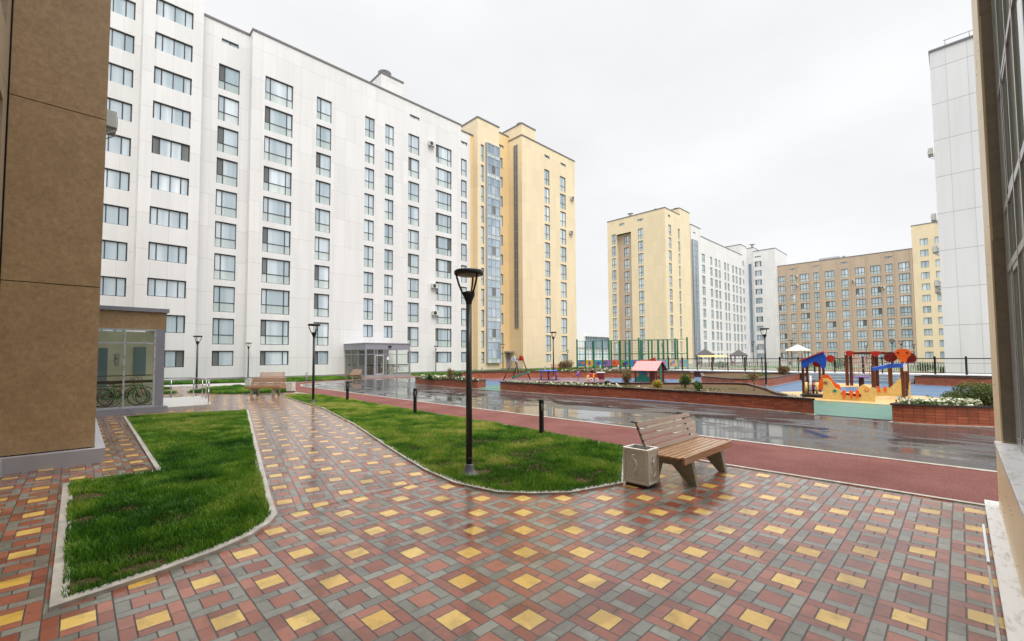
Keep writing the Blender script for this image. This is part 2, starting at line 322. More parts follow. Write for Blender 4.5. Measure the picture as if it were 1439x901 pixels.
M['slat_seat']=wood('bench_seat_slats',(.30,.15,.06,1),(.47,.27,.13,1),.22)
M['bin']=simple('moulded_concrete_bin',(.66,.64,.58,1),.5,nscale=30,namt=.12,bump=.25)
M['bin_relief']=simple('bin_relief',(.70,.67,.60,1),.45,nscale=30,namt=.1)
def leaf(name,c1,c2,trans=.25):
    m=N(name); at=m.n('ShaderNodeAttribute',attribute_name='tone'); m.l(m.mix(at.outputs['Fac'],c1,c2),m.b.inputs['Base Color']); m.set(Roughness=.45)
    m.b.inputs['Specular IOR Level'].default_value=.35
    t=m.n('ShaderNodeBsdfTranslucent'); m.l(m.mix(at.outputs['Fac'],c1,c2),t.inputs[0]); mx=m.n('ShaderNodeMixShader'); mx.inputs[0].default_value=trans; m.l(m.b.outputs[0],mx.inputs[1]); m.l(t.outputs[0],mx.inputs[2]); m.l(mx.outputs[0],m.out.inputs[0]); return m.mat
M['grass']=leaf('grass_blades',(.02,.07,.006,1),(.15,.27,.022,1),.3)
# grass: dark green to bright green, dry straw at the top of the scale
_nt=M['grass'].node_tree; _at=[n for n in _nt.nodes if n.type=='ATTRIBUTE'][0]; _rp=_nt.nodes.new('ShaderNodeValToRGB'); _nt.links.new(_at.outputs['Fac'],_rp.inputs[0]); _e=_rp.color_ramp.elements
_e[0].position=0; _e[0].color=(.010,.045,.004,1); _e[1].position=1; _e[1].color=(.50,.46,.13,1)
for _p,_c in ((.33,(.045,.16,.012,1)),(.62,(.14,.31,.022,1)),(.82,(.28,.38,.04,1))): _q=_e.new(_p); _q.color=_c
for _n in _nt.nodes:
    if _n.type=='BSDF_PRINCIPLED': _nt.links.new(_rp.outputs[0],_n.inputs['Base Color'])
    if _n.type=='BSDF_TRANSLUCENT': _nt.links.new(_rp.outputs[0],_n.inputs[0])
M['leaf']=leaf('shrub_leaves',(.02,.05,.01,1),(.12,.20,.04,1))
M['leaf_dark']=leaf('juniper_leaves',(.025,.045,.012,1),(.17,.20,.04,1))
M['leaf_red']=leaf('reddish_leaves',(.10,.05,.02,1),(.28,.20,.06,1))
M['leaf_yel']=leaf('golden_leaves',(.35,.26,.03,1),(.60,.50,.08,1))
M['petal']=leaf('white_petals',(.45,.45,.30,1),(.85,.85,.70,1))
M['bark']=simple('bark',(.10,.06,.035,1),.7,nscale=20,namt=.3)
# ------------------------------------------------------------------ world, sun
w=bpy.data.worlds.new('World'); sc.world=w; w.use_nodes=True; nt=w.node_tree; nd=nt.nodes; bg=nd['Background']
SUN_EL,SUN_AZ=math.radians(52),math.radians(200)     # azimuth from +Y towards +X
sky=nd.new('ShaderNodeTexSky'); sky.sky_type='NISHITA'; sky.sun_disc=False; sky.sun_elevation=SUN_EL; sky.sun_rotation=SUN_AZ; sky.dust_density=3; sky.air_density=1
nt.links.new(sky.outputs[0],bg.inputs[0]); bg.inputs[1].default_value=.06
tc=nd.new('ShaderNodeTexCoord'); sx=nd.new('ShaderNodeSeparateXYZ'); nt.links.new(tc.outputs['Generated'],sx.inputs[0])
rp=nd.new('ShaderNodeValToRGB'); nt.links.new(sx.outputs[2],rp.inputs[0]); e=rp.color_ramp.elements; e[0].position=0; e[0].color=(.675,.685,.70,1); e[1].position=.25; e[1].color=(.70,.705,.715,1)
e=rp.color_ramp.elements.new(.75); e.color=(.71,.713,.72,1)
mp=nd.new('ShaderNodeMapping'); mp.inputs[3].default_value=(1,1,2.6); nt.links.new(tc.outputs['Generated'],mp.inputs[0])
nz=nd.new('ShaderNodeTexNoise'); nz.inputs['Scale'].default_value=2.2; nz.inputs['Detail'].default_value=6; nz.inputs['Roughness'].default_value=.5; nt.links.new(mp.outputs[0],nz.inputs[0])
mr=nd.new('ShaderNodeMapRange'); nt.links.new(nz.outputs[0],mr.inputs[0]); mr.inputs[1].default_value=.3; mr.inputs[2].default_value=.7; mr.inputs[3].default_value=.93; mr.inputs[4].default_value=1.05
mu=nd.new('ShaderNodeMix'); mu.data_type='RGBA'; mu.blend_type='MULTIPLY'; mu.inputs[0].default_value=1; nt.links.new(rp.outputs[0],mu.inputs[6]); nt.links.new(mr.outputs[0],mu.inputs[7])
# overcast sky: about three times brighter overhead than at the horizon
gz=nd.new('ShaderNodeMapRange'); nt.links.new(sx.outputs[2],gz.inputs[0]); gz.inputs[1].default_value=.71; gz.inputs[2].default_value=.93; gz.inputs[3].default_value=1.0; gz.inputs[4].default_value=6.2
bg2=nd.new('ShaderNodeBackground'); nt.links.new(mu.outputs[2],bg2.inputs[0]); nt.links.new(gz.outputs[0],bg2.inputs[1])
ms=nd.new('ShaderNodeMixShader'); ms.inputs[0].default_value=.93; nt.links.new(bg.outputs[0],ms.inputs[1]); nt.links.new(bg2.outputs[0],ms.inputs[2]); nt.links.new(ms.outputs[0],nd['World Output'].inputs[0])
sd=bpy.data.lights.new('sun','SUN'); sd.energy=1.2; sd.angle=math.radians(25); sd.color=(1,.96,.9); so=bpy.data.objects.new('sun',sd); COL.objects.link(so)
sdir=Vector((math.sin(SUN_AZ)*math.cos(SUN_EL),math.cos(SUN_AZ)*math.cos(SUN_EL),math.sin(SUN_EL))); so.rotation_euler=sdir.to_track_quat('Z','Y').to_euler(); so.location=(0,0,60)
sc.view_settings.view_transform='Standard'; sc.view_settings.look='None'; sc.view_settings.exposure=.52; sc.view_settings.gamma=1
# ------------------------------------------------------------------ ground
def sheet(name,pts,z,mat,label=None,kind='structure'):
    mb=MB(); A=sum(pts[i][0]*pts[(i+1)%len(pts)][1]-pts[(i+1)%len(pts)][0]*pts[i][1] for i in range(len(pts)))
    if A<0: pts=pts[::-1]
    mb.face([(p[0],p[1],z) for p in pts]); o=mb.build(name,mat); return tag(o,label,kind=kind)
def offset_path(P,d,closed=False):
    out=[]; n=len(P)
    for i in range(n):
        a=Vector(P[(i-1)%n][:2]) if (closed or i>0) else None; b=Vector(P[i][:2]); c=Vector(P[(i+1)%n][:2]) if (closed or i<n-1) else None
        d1=(b-a).normalized() if a is not None else None; d2=(c-b).normalized() if c is not None else None
        if d1 is None: d1=d2
        if d2 is None: d2=d1
        n1=Vector((-d1.y,d1.x)); n2=Vector((-d2.y,d2.x)); m=(n1+n2); 
        if m.length<1e-6: m=n1
        m.normalize(); k=d/max(.35,m.dot(n1)); out.append((b.x+m.x*k,b.y+m.y*k))
    return out
def strip(mb,P,w0,w1,z0,z1,closed=False,mi=0,uv=True):
    A=offset_path(P,w0,closed); B=offset_path(P,w1,closed); n=len(P); L=0
    for i in range(n if closed else n-1):
        j=(i+1)%n; a0,a1,b0,b1=A[i],A[j],B[i],B[j]; l=math.hypot(a1[0]-a0[0],a1[1]-a0[1])
        mb.face([(*b0,z1),(*a0,z1),(*a1,z1),(*b1,z1)][::-1] if w1<w0 else [(*a0,z1),(*a1,z1),(*b1,z1),(*b0,z1)],mi)
        mb.face([(*a0,z0),(*a1,z0),(*a1,z1),(*a0,z1)],mi,False,[(L,z0),(L+l,z0),(L+l,z1),(L,z1)] if uv else None)
        mb.face([(*b1,z0),(*b0,z0),(*b0,z1),(*b1,z1)],mi,False,[(L+l,z0),(L,z0),(L,z1),(L+l,z1)] if uv else None)
        L+=l
    if not closed:
        mb.face([(*B[0],z0),(*A[0],z0),(*A[0],z1),(*B[0],z1)],mi); mb.face([(*A[-1],z0),(*B[-1],z0),(*B[-1],z1),(*A[-1],z1)],mi)
sheet('ground',[(-900,-900),(1200,-900),(1200,1200),(-900,1200)],-.012,M['outer'])
sheet('paved_courtyard',[(-1.3,-6),(8.6,-6),(8.6,3.2),(8.6,6),(9.0,14),(9.3,24),(9.6,33),(14,39.6),(30,39.6),(30,46.9),(-14,46.9),(-14,22),(-1.3,22)],0,M['paver'])
lawn1=[(1.24,19.7),(1.11,9.82),(-.03,9.79),(-.03,5.13),(.24,5.18),(.57,5.25),(1.04,5.4),(1.37,5.58),(1.62,5.82),(1.76,6.05),(1.94,6.93),(4.55,18.75)]
lawn2=[(7.63,24.7),(7.02,18.9),(6.84,17.2),(5.83,12.4),(5.0,9.2),(4.6,7.6),(4.36,6.55),(4.24,5.57),(4.38,4.75),(4.7,4.33),(5.08,4.0),(6.0,3.72),(8.42,5.15),(8.5,6.4),(8.75,9),(8.85,13.7),(9.15,20),(9.2,23.6),(8.6,25.2)]
sheet('paved_path',[(1.72,6.0),(4.5,6.0),(5.1,9.2),(5.9,12.4),(6.9,17.2),(7.1,18.9),(7.7,24.7),(6.2,25.4),(4.6,18.8)],.004,M['paver_path'])
sheet('paved_plaza',[(4.6,18.8),(6.2,25.4),(7.7,24.7),(9.1,25.4),(9.1,27),(6.3,28.1),(2.6,32),(1,30),(2.6,19.6)],.004,M['paver_far'])
sheet('paved_walk',[(2.0,40.6),(6,38.8),(8.2,36.5),(9.6,33),(10.2,35.2),(12.8,38),(11,40.2),(4,42.2)],.004,M['concrete'])
sheet('running_track',[(8.55,-30),(8.42,1.4),(8.38,3),(8.42,5.1),(8.8,9),(8.9,13.7),(9.2,20),(9.25,24),(9.3,29),(9.6,32),(10.5,35),(14,38.5),(19,39.6),(24,39.4),(31,39),(44,43),(60,43),(60,34),(30,26),(22,26),(17.6,22),(17.6,-30)],.006,M['rub_red'])
road=[(10.9,-30),(10.9,16),(11.05,24),(11.2,30.8),(11.3,32.5),(11.8,34.2),(15,37.2),(18.8,38.2),(23.3,37.2),(23.5,33),(20,29.5),(17.7,28.4),(17.7,-30)]
sheet('road',road,.012,M['asphalt'])
mb=MB(); strip(mb,road[:9],-.06,.05,-.02,.018,uv=False); mb.build('road_kerb_line',M['kerb'])['kind']='structure'
mb=MB(); strip(mb,[(8.5,-6),(8.38,1.4),(8.34,3.2),(8.45,5.1)],-.05,.03,-.02,.016,uv=False); mb.build('track_kerb_line',M['kerb'])['kind']='structure'
sheet('playground_surface',[(17.7,-30),(17.7,29),(24,31.5),(30,31.5),(41,30),(41,-30)],.018,M['rub_blue'])
sheet('playground_entrance',[(17.3,.9),(17.3,4.0),(19.5,4.8),(23.0,5.6),(23.6,4.6),(22.6,2.0),(19.4,.5)],.022,M['rub_green'])
sheet('playground_entrance',[(17.3,18.6),(17.3,21.8),(19.5,22.4),(24.5,23.5),(24.5,17.5),(19.8,17.4)],.022,M['rub_green'])
sheet('playground_circle',[(22.4,1.0),(22.8,4.6),(24.4,6.4),(26.6,6.9),(28.2,5.6),(28.9,3.4),(28.2,1.2),(26.6,.2),(24,.1)],.026,M['rub_ochre'])
sheet('playground_circle',[(33.5,3.8),(36.2,3.5),(37.6,5.0),(37.0,7.4),(34.6,7.6),(33,5.8)],.026,M['rub_ochre'])
sheet('playground_circle',[(24.6,17.5),(24.6,31),(30,30.5),(33.5,25),(32,21),(28.5,18.2)],.026,M['rub_purple'])
# grass and its soil
def inside(P,x,y):
    r=np.zeros(len(x),bool); n=len(P)
    for i in range(n):
        x1,y1=P[i];x2,y2=P[(i+1)%n]
        c=((y1>y)!=(y2>y)); 
        with np.errstate(divide='ignore',invalid='ignore'): xi=(x2-x1)*(y-y1)/(y2-y1)+x1
        r^=c&(x<xi)
    return r
def vnoise(x,y,s,seed):
    g=np.random.default_rng(seed).random((64,64)); X=x*s;Y=y*s; i=np.floor(X).astype(int);j=np.floor(Y).astype(int); a=X-i;b=Y-j
    a=a*a*(3-2*a); b=b*b*(3-2*b); q=lambda p,r:g[p%64,r%64]
    return (q(i,j)*(1-a)+q(i+1,j)*a)*(1-b)+(q(i,j+1)*(1-a)+q(i+1,j+1)*a)*b
def blades(name,P,z,dens,h,wd,seed,bare=(),label='',tone0=.0,mat='grass',clump=1.0,dry=()):
    rg=np.random.default_rng(seed); xs=[p[0] for p in P]; ys=[p[1] for p in P]
    x0,x1,y0,y1=min(xs),max(xs),min(ys),max(ys); n=int((x1-x0)*(y1-y0)*dens); x=rg.uniform(x0,x1,n); y=rg.uniform(y0,y1,n)
    k=inside(P,x,y); x=x[k];y=y[k]
    c=.55*vnoise(x,y,2.1,seed+1)+.3*vnoise(x,y,6.5,seed+2)+.15*vnoise(x,y,17,seed+3)
    keep=rg.random(len(x))<np.clip(.45+2.0*(c-.25),.2,1)
    for bx,by,br,sx in bare:
        d=np.hypot((x-bx)/sx,(y-by)); d=d+br*.8*(vnoise(x,y,7,seed+9)-.5); keep&=~((d<br)&(rg.random(len(x))<.93))
    x=x[keep];y=y[keep];c=c[keep]; n=len(x)
    hh=h*(.3+1.4*c)*rg.uniform(.55,1.35,n); az=rg.uniform(0,2*PI,n)+0; ln=rg.uniform(.1,1.0,n)*hh*.95
    sw=vnoise(x,y,3.3,seed+5)*6.28*2; lx=np.cos(az)*ln*.7+np.cos(sw)*hh*.16*clump; ly=np.sin(az)*ln*.7+np.sin(sw)*hh*.16*clump
    a2=rg.uniform(0,2*PI,n); wx=np.cos(a2)*wd/2*rg.uniform(.7,1.3,n); wy=np.sin(a2)*wd/2
    V=np.empty((n,5,3)); z0=np.full(n,z)
    V[:,0]=np.stack([x-wx,y-wy,z0],1);V[:,1]=np.stack([x+wx,y+wy,z0],1)
    mx,my,mz=x+lx*.35,y+ly*.35,z0+hh*.62
    V[:,2]=np.stack([mx+wx*.75,my+wy*.75,mz],1);V[:,3]=np.stack([mx-wx*.75,my-wy*.75,mz],1);V[:,4]=np.stack([x+lx,y+ly,z0+hh*.95],1)
    me=bpy.data.meshes.new(name); me.vertices.add(n*5); me.vertices.foreach_set('co',V.ravel())
    b=np.arange(n)*5; q=np.stack([b,b+1,b+2,b+3,b+3,b+2,b+4],1).ravel()
    me.loops.add(n*7); me.loops.foreach_set('vertex_index',q.astype(np.int32)); me.polygons.add(n*2)
    ls=np.stack([np.arange(n)*7,np.arange(n)*7+4],1).ravel(); me.polygons.foreach_set('loop_start',ls.astype(np.int32))
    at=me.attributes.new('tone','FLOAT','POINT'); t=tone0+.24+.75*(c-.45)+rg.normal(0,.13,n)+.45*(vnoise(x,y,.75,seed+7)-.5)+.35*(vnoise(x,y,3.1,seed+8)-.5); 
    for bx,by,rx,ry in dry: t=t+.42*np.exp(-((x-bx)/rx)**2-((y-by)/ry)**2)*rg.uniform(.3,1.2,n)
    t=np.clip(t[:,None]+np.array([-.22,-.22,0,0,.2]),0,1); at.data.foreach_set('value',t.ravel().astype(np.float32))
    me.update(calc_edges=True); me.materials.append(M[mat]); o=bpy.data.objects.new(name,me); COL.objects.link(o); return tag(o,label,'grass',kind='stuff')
kerb_mb=MB(); strip(kerb_mb,lawn1,-.07,.04,-.02,.035,True,uv=False); kerb_mb.build('lawn_kerb',M['kerb'])['kind']='structure'
kerb_mb=MB(); strip(kerb_mb,lawn2,.07,-.03,-.02,.030,True,uv=False) ; kerb_mb.build('lawn_kerb',M['kerb'])['kind']='structure'
for P in (lawn1,lawn2): sheet('lawn_soil',P,.020,M['soil'])
near1=[p for p in lawn1]
cut=lambda P,y0,y1:[(x,min(max(y,y0),y1)) for x,y in P]
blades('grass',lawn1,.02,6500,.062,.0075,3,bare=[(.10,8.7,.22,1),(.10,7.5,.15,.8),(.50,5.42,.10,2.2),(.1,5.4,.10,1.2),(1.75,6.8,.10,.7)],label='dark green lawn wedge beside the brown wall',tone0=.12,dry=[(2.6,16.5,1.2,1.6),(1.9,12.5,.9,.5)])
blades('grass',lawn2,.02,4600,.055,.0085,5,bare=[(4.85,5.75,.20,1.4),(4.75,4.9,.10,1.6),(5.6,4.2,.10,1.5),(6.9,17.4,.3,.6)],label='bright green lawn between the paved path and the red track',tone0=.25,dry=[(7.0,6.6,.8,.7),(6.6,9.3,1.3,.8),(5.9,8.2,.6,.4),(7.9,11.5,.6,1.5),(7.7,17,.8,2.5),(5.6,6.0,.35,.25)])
# lawns further off, in front of the blocks
grassB=[(4.6,31.5),(6.7,35.6),(8.2,36.3),(9.2,33),(9.15,27.6),(8.3,27.2),(6.3,28.3)]
grassC=[(-9,43),(2,42.2),(9,42.0),(13,39.2),(19.2,39.8),(19.6,41.5),(19.6,46.9),(-9,46.9)]
grassD=[(26.5,40.8),(33,40.2),(47,41.5),(62,43),(75,44),(75,46.9),(26.5,46.9)]
grassE=[(1.6,34.2),(4.6,36.6),(4.2,38.4),(1.2,37.2)]
grassF=[(2.8,30.4),(4.3,32.0),(3.6,33.6),(1.6,32.6)]
for i,(P,lab) in enumerate(((grassB,'lawn behind the far wooden benches'),(grassC,'long lawn along the foot of the white block'),(grassD,'lawn along the foot of the yellow block'),(grassE,'far small lawn beyond the ramp'),(grassF,'near small lawn beyond the ramp'))):
    sheet('lawn_soil',P,.022,M['turf']); blades('grass',P,.02,330 if i in(1,2) else 600,.10,.030,21+i,label=lab,tone0=.12)
# ------------------------------------------------------------------ facades
_wc={}
def window_meshes(style,w,h,var):
    k=(style,round(w,2),round(h,2),var)
    if k in _wc: return _wc[k]
    S={'T1':([0,.19,.79,1],.36),'T2':([0,.30,1],.36),'T3':([0,.5,1],.38),'S4':([0,.2,.5,.78,1],None),'S3':([0,.19,.79,1],None),'S2':([0,.32,1],None),'N1':([0,1],.36),'V':([0,.5,1],None),'BR3':([0,.33,.66,1],.34),'BR2':([0,.5,1],.34),'Q2':([0,.6,1],None)}[style]
    sp,tr=S; f=MB(); p=MB(); d0,d1=.13,.21; e=.055; t=.035 if style[0]!='V' else .04
    f.box(0,w,d0,d1,0,e); f.box(0,w,d0-.02,d1,h-.10,h); f.box(0,e,d0+.001,d1,e,h-.10); f.box(w-e,w,d0+.001,d1,e,h-.10)  # top bar thickened as a dark band for the shadow under the head
    xs=[s*w for s in sp]
    for x in xs[1:-1]: f.box(x-t,x+t,d0+.003,d1,e,h-.10)
    zt=h*tr if tr else None
    if tr:
        for a,b in zip(xs[:-1],xs[1:]): f.box(max(a,e)+(t if a>0 else 0),min(b,w-e)-(t if b<w else 0),d0+.005,d1,zt-.035,zt+.035)
    for i,(a,b) in enumerate(zip(xs[:-1],xs[1:])):
        a2=max(a,e);b2=min(b,w-e); narrow=(b-a)<.35*w and not (style=='S4' and 0<i<3)
        net=narrow and ((var>>(i%3))&1) and style not in('V',)
        if tr: p.box(a2,b2,.165,.175,e,zt,1); p.box(a2,b2,.165,.175,zt,h-e,2 if net else 0)
        else: p.box(a2,b2,.165,.175,e,h-e,2 if net else 0)
        if narrow and not (style in('V','T3')):   # opening sash
            z0=zt+.035 if tr else e
            for q in ((a2+.0,a2+.05,z0,h-.1),(b2-.05,b2,z0,h-.1)): f.box(q[0],q[1],d0+.01,d1-.02,q[2],q[3])
    _wc[k]=(f.mesh('window',M['frame']),p.mesh('pane',[M['pane'],M['pane_low'],M['pane_net'],M['pane_green']])); return _wc[k]
_wn=[0]
def add_window(b,ox,oy,rz,u,z,style,w,h,var=None,frame=None,pane=None):
    if var is None: var=random.choice((0,0,0,1,1,0,5,1,0)) if style in('T1','T2','S3','S2') else random.choice((0,0,0,0,0,1,0,4))
    fm,pm=window_meshes(style,w,h,var); c,s=math.cos(rz),math.sin(rz)
    o=bpy.data.objects.new('window',fm); COL.objects.link(o); o.parent=b
    o.location=(ox+u*c-b.location.x,oy+u*s-b.location.y,z-b.location.z); o.rotation_euler=(0,0,rz)
    p=bpy.data.objects.new('pane',pm); COL.objects.link(p); p.parent=o
    if frame: o.material_slots[0].link='OBJECT'; o.material_slots[0].material=frame
    if pane:
        for sl in p.material_slots: sl.link='OBJECT'
        for i,sl in enumerate(p.material_slots): sl.material=pane
    return o
def facade(b,ox,oy,rz,W,z0,z1,wins,mat,D=10,name='wall',cap=True,reveal=.20,sides=True,plinth=None,capmat=None,label=None):
    # wins: (u,z,style,w,h[,var]) ; wall local x along the face, y into the building
    us=sorted({0,W}|{w[0] for w in wins}|{w[0]+w[3] for w in wins}); zs=sorted({z0,z1}|{w[1] for w in wins}|{w[1]+w[4] for w in wins})
    us=[u for u in us if 0<=u<=W]; zs=[z for z in zs if z0<=z<=z1]; mb=MB()
    ids={}
    def vid(i,j):
        if (i,j) not in ids: ids[(i,j)]=len(mb.v); mb.v.append((us[i],0,zs[j]))
        return ids[(i,j)]
    rects=[(w[0],w[0]+w[3],w[1],w[1]+w[4]) for w in wins]
    for j in range(len(zs)-1):
        zc=(zs[j]+zs[j+1])/2; row=[r for r in rects if r[2]<zc<r[3]]
        for i in range(len(us)-1):
            uc=(us[i]+us[i+1])/2
            if any(r[0]<uc<r[1] for r in row): continue
            mb.f.append((vid(i,j),vid(i+1,j),vid(i+1,j+1),vid(i,j+1))); mb.m.append(0); mb.s.append(False); mb.uv.append(None)
    for a,c,d,e in rects:
        mb.face([(a,0,d),(a,reveal,d),(a,reveal,e),(a,0,e)][::-1]); mb.face([(c,0,d),(c,reveal,d),(c,reveal,e),(c,0,e)])
        mb.face([(a,0,d),(c,0,d),(c,reveal,d),(a,reveal,d)]); mb.face([(a,0,e),(c,0,e),(c,reveal,e),(a,reveal,e)][::-1])
    if sides:
        mb.face([(0,D,z0),(0,0,z0),(0,0,z1),(0,D,z1)]); mb.face([(W,0,z0),(W,D,z0),(W,D,z1),(W,0,z1)]); mb.face([(W,D,z0),(0,D,z0),(0,D,z1),(W,D,z1)]); mb.face([(0,0,z1),(W,0,z1),(W,D,z1),(0,D,z1)])
    L=(ox-b.location.x,oy-b.location.y,-b.location.z)
    o=mb.build(name,mat,b,L,rz)
    if cap:
        c=MB(); c.box(-.06,W+.06,-.07,D+.06,z1+.003,z1+.20); c.build('roof_trim',capmat or M['trim'],b,L,rz)
    if plinth:
        c=MB(); c.box(-.03,W+.03,-.05,D*.5,-.05,plinth); c.build('plinth',M['plinth'],b,L,rz)
    for w in wins:
        add_window(b,ox,oy,rz,w[0],w[1],w[2],w[3],w[4],w[5] if len(w)>5 else None)
    if label: o['label']=label
    return o
def vent_cowl(b,x,y,z,s=1.0,name='chimney'):
    mb=MB(); mb.lathe([(.42*s,-.3),(.42*s,.5*s),(.30*s,.62*s),(.30*s,.95*s),(.62*s,1.0*s),(.85*s,1.05*s),(.35*s,1.32*s),(.06,1.36*s)],(0,0,0),20)
    return mb.build(name,M['metal_light'],b,(x-b.location.x,y-b.location.y,z-b.location.z))
YC=47.0
def rows(n,ztop0,step,h,short0=None):
    # list of (sill z, height) from the ground row up
    out=[]
    for k in range(n):
        hh=short0 if (k==0 and short0) else h; out.append((ztop0+step*k-hh,hh))
    return out
def col(u,style,w,n,ztop0=2.70,step=3.015,h=2.42,short0=1.40,skip=(),sstyle=None):
    R=[]
    for k,(z,hh) in enumerate(rows(n,ztop0,step,h,short0)):
        if k in skip: continue
        st=(sstyle or {'T1':'S3','T2':'S2','T3':'V','N1':'V'}.get(style,style)) if hh==short0 and short0 else style
        R.append((u,z,st,w,hh))
    return R
# --- white block, tall west wing (11 storeys)
bA=empty('apartment_building',(-12,YC,0),0,'tall white eleven-storey wing with strip windows, left end of the white block','apartment block','white apartment wings on the left')
xA=3.2; WA=7.35-xA
facade(bA,xA,YC,0,WA,0,39.5,col(3.98-xA,'S4',2.62,11,2.70,3.015,1.52,1.45),M['white_panel'],D=12,plinth=.22)
facade(bA,-12,49.2,0,15.2,0,39.0,[(w[0]+0,w[1],w[2],w[3],w[4]) for u in (6.1,11.95) for w in col(u,'S4',2.85,11,2.80,3.015,1.60,1.5)],M['white_panel'],D=10,plinth=.22)
# --- white block, long part (10 storeys)
bW=empty('apartment_building',(7.35,YC,0),0,'long white ten-storey wing with a glass entrance porch at its foot','apartment block','white apartment wings on the left')
vent=lambda u,z,w=1.35:(u,z,'V',w,.42)
facade(bW,7.35,48.0,0,3.95,0,33.75,col(8.78-7.35,'T2',1.72,10)+[vent(8.95-7.35,31.95,1.4)],M['white_panel'],D=11,plinth=.22)
Wn=[]
for x,st,w,sk in ((12.47,'T1',2.58,()),(17.42,'T2',1.58,()),(22.85,'T3',1.18,(0,)),(25.38,'T3',1.14,(0,)),(28.53,'T2',1.58,()),(32.60,'T1',2.55,())):
    Wn+=[(u-11.3,z,s,ww,h) for u,z,s,ww,h in col(x,st,w,10,skip=sk)]
# the row above the porch is short for the two paired columns
Wn=[(u,z+(1.02 if (2.5<z<4 and s=='T3') else 0),('V' if (2.5<z<4 and s=='T3') else s),w,(h-1.02 if (2.5<z<4 and s=='T3') else h)) for u,z,s,w,h in Wn]
Wn.append(vent(28.7-11.3,31.9,1.4))
facade(bW,11.3,YC,0,36.75-11.3,0,33.8,Wn,M['white_panel'],D=12,plinth=.22)
facade(bW,36.75,48.0,0,39.15-36.75,0,33.7,[(w[0],w[1],w[2],w[3],w[4]) for w in col(.62,'T2',1.18,10)]+[vent(.75,31.95,1.15)],M['white_panel'],D=11,plinth=.22)
facade(bW,24.8,YC+.004,0,2.95,33.85,35.75,[],M['white_panel'],D=3.6,name='stair_head'); vent_cowl(bW,26.0,48.4,35.9,.95)
# porch of the white block
bP=empty('entrance_porch',(20.67,42,0),0,'grey metal entrance porch with glass walls at the foot of the white block','porch')
mb=MB(); mb.box(0,5.15,0,4.99,2.82,3.42); mb.box(-.05,5.20,-.05,4.99,3.42,3.50); mb.build('canopy_band',M['metal_grey'],bP)
mb=MB()
for x in (0,.95,1.25,2.0,2.25,3.55,5.05): mb.box(x,x+(.10 if 0<x<5 else .16),0,.12,.22,2.82)
for y in (1.6,3.2): mb.box(0,.1,y,y+.08,.22,2.82)
for z in (2.28,): mb.box(.0,5.15,.01,.09,z,z+.07); mb.box(.01,.09,.1,4.9,z,z+.07)
mb.build('frame',M['metal_grey'],bP)
mb=MB(); mb.box(-.06,5.25,-.1,4.99,0,.2); mb.build('plinth',M['plinth'],bP)
mb=MB(); mb.box(.12,5.1,.05,.06,.2,2.82); mb.box(.05,.06,.1,4.9,.2,2.82); mb.build('glazing',M['glass'],bP)
mb=MB(); mb.box(.1,5.1,.3,.36,1.15,1.25); mb.box(.3,.36,.4,4.9,1.15,1.25); mb.box(2.4,5.1,.3,.36,1.02,1.06); mb.build('rail',M['black_metal'],bP)
mb=MB(); mb.box(1.05,1.12,-.02,.0,.24,2.25); mb.box(1.93,2.0,-.02,0,.24,2.25); mb.box(1.12,1.93,-.02,0,2.15,2.25); mb.box(1.12,1.93,-.02,0,.24,.34); mb.box(1.75,1.79,-.07,-.03,.9,1.4); mb.build('door',M['metal_light'],bP)
mb=MB(); mb.box(2.55,2.85,-.16,-.0,3.1,3.22); mb.bar((2.75,-.1,3.1),(2.6,-.3,3.02),.06,.06); mb.build('porch_lamp',M['black_metal'],bP)
mb=MB(); mb.box(.05,5.1,4.6,4.62,.2,2.8); mb.build('back_wall',simple('porch_back',(.35,.33,.27,1),.6),bP)
mb=MB(); mb.box(2.38,2.62,-.015,-.005,1.75,2.05); mb.build('notice',M['white_paint'],bP)
# --- yellow block
bY=empty('apartment_building',(39.15,YC,0),0,'yellow apartment tower with a blue glazed stair bay, next to the white block','apartment block','yellow apartment towers')
facade(bY,39.15,48.0,0,.6,0,33.7,[],M['yellow_deep'],D=11,plinth=.22)
nar=[(40.32-39.7,z,'V' if False else 'N1',.55,h) for z,h in rows(11,2.70,2.975,2.45,1.6)]
facade(bY,39.7,YC,0,43.9-39.7,0,36.1,nar,M['yellow_panel'],D=4.2,plinth=.22)
# glazed bay: curtain wall standing proud of the tower
mb=MB(); x0,x1=41.2,43.7; zt=32.85; zb=1.15
mb.box(x0,x1,YC-.33,YC-.03,zb,zt)
cw=mb.build('curtain_wall',M['pane_cw'],bY,(0,0,0),world=True)
mb=MB()
for x in (x0,x0+.82,x0+1.62,x1): mb.box(x-.035,x+.035,YC-.39,YC-.30,zb,zt)
for k in range(11):
    for dz in (0,.62,1.9): 
        z=zb+k*2.975+dz
        if z<zt: mb.box(x0,x1,YC-.385,YC-.31,z-.03,z+.03)
mb.box(x0-.04,x1+.04,YC-.40,YC,zt,zt+.08); mb.build('mullions',M['metal_light'],cw)
for k in range(10):
    z=zb+k*2.975; mb=MB(); mb.box(x0+.86,x0+1.58,YC-.345,YC-.332,z+.66,z+1.87); mb.build('open_sash',M['pane_net' if k%2 else 'pane'],cw)
for k in range(11):
    z=zb+k*2.975; mb=MB(); mb.box(x0+.04,x1-.04,YC-.341,YC-.331,z+.03,min(z+.59,zt)); mb.build('spandrel',M['pane_low'],cw)
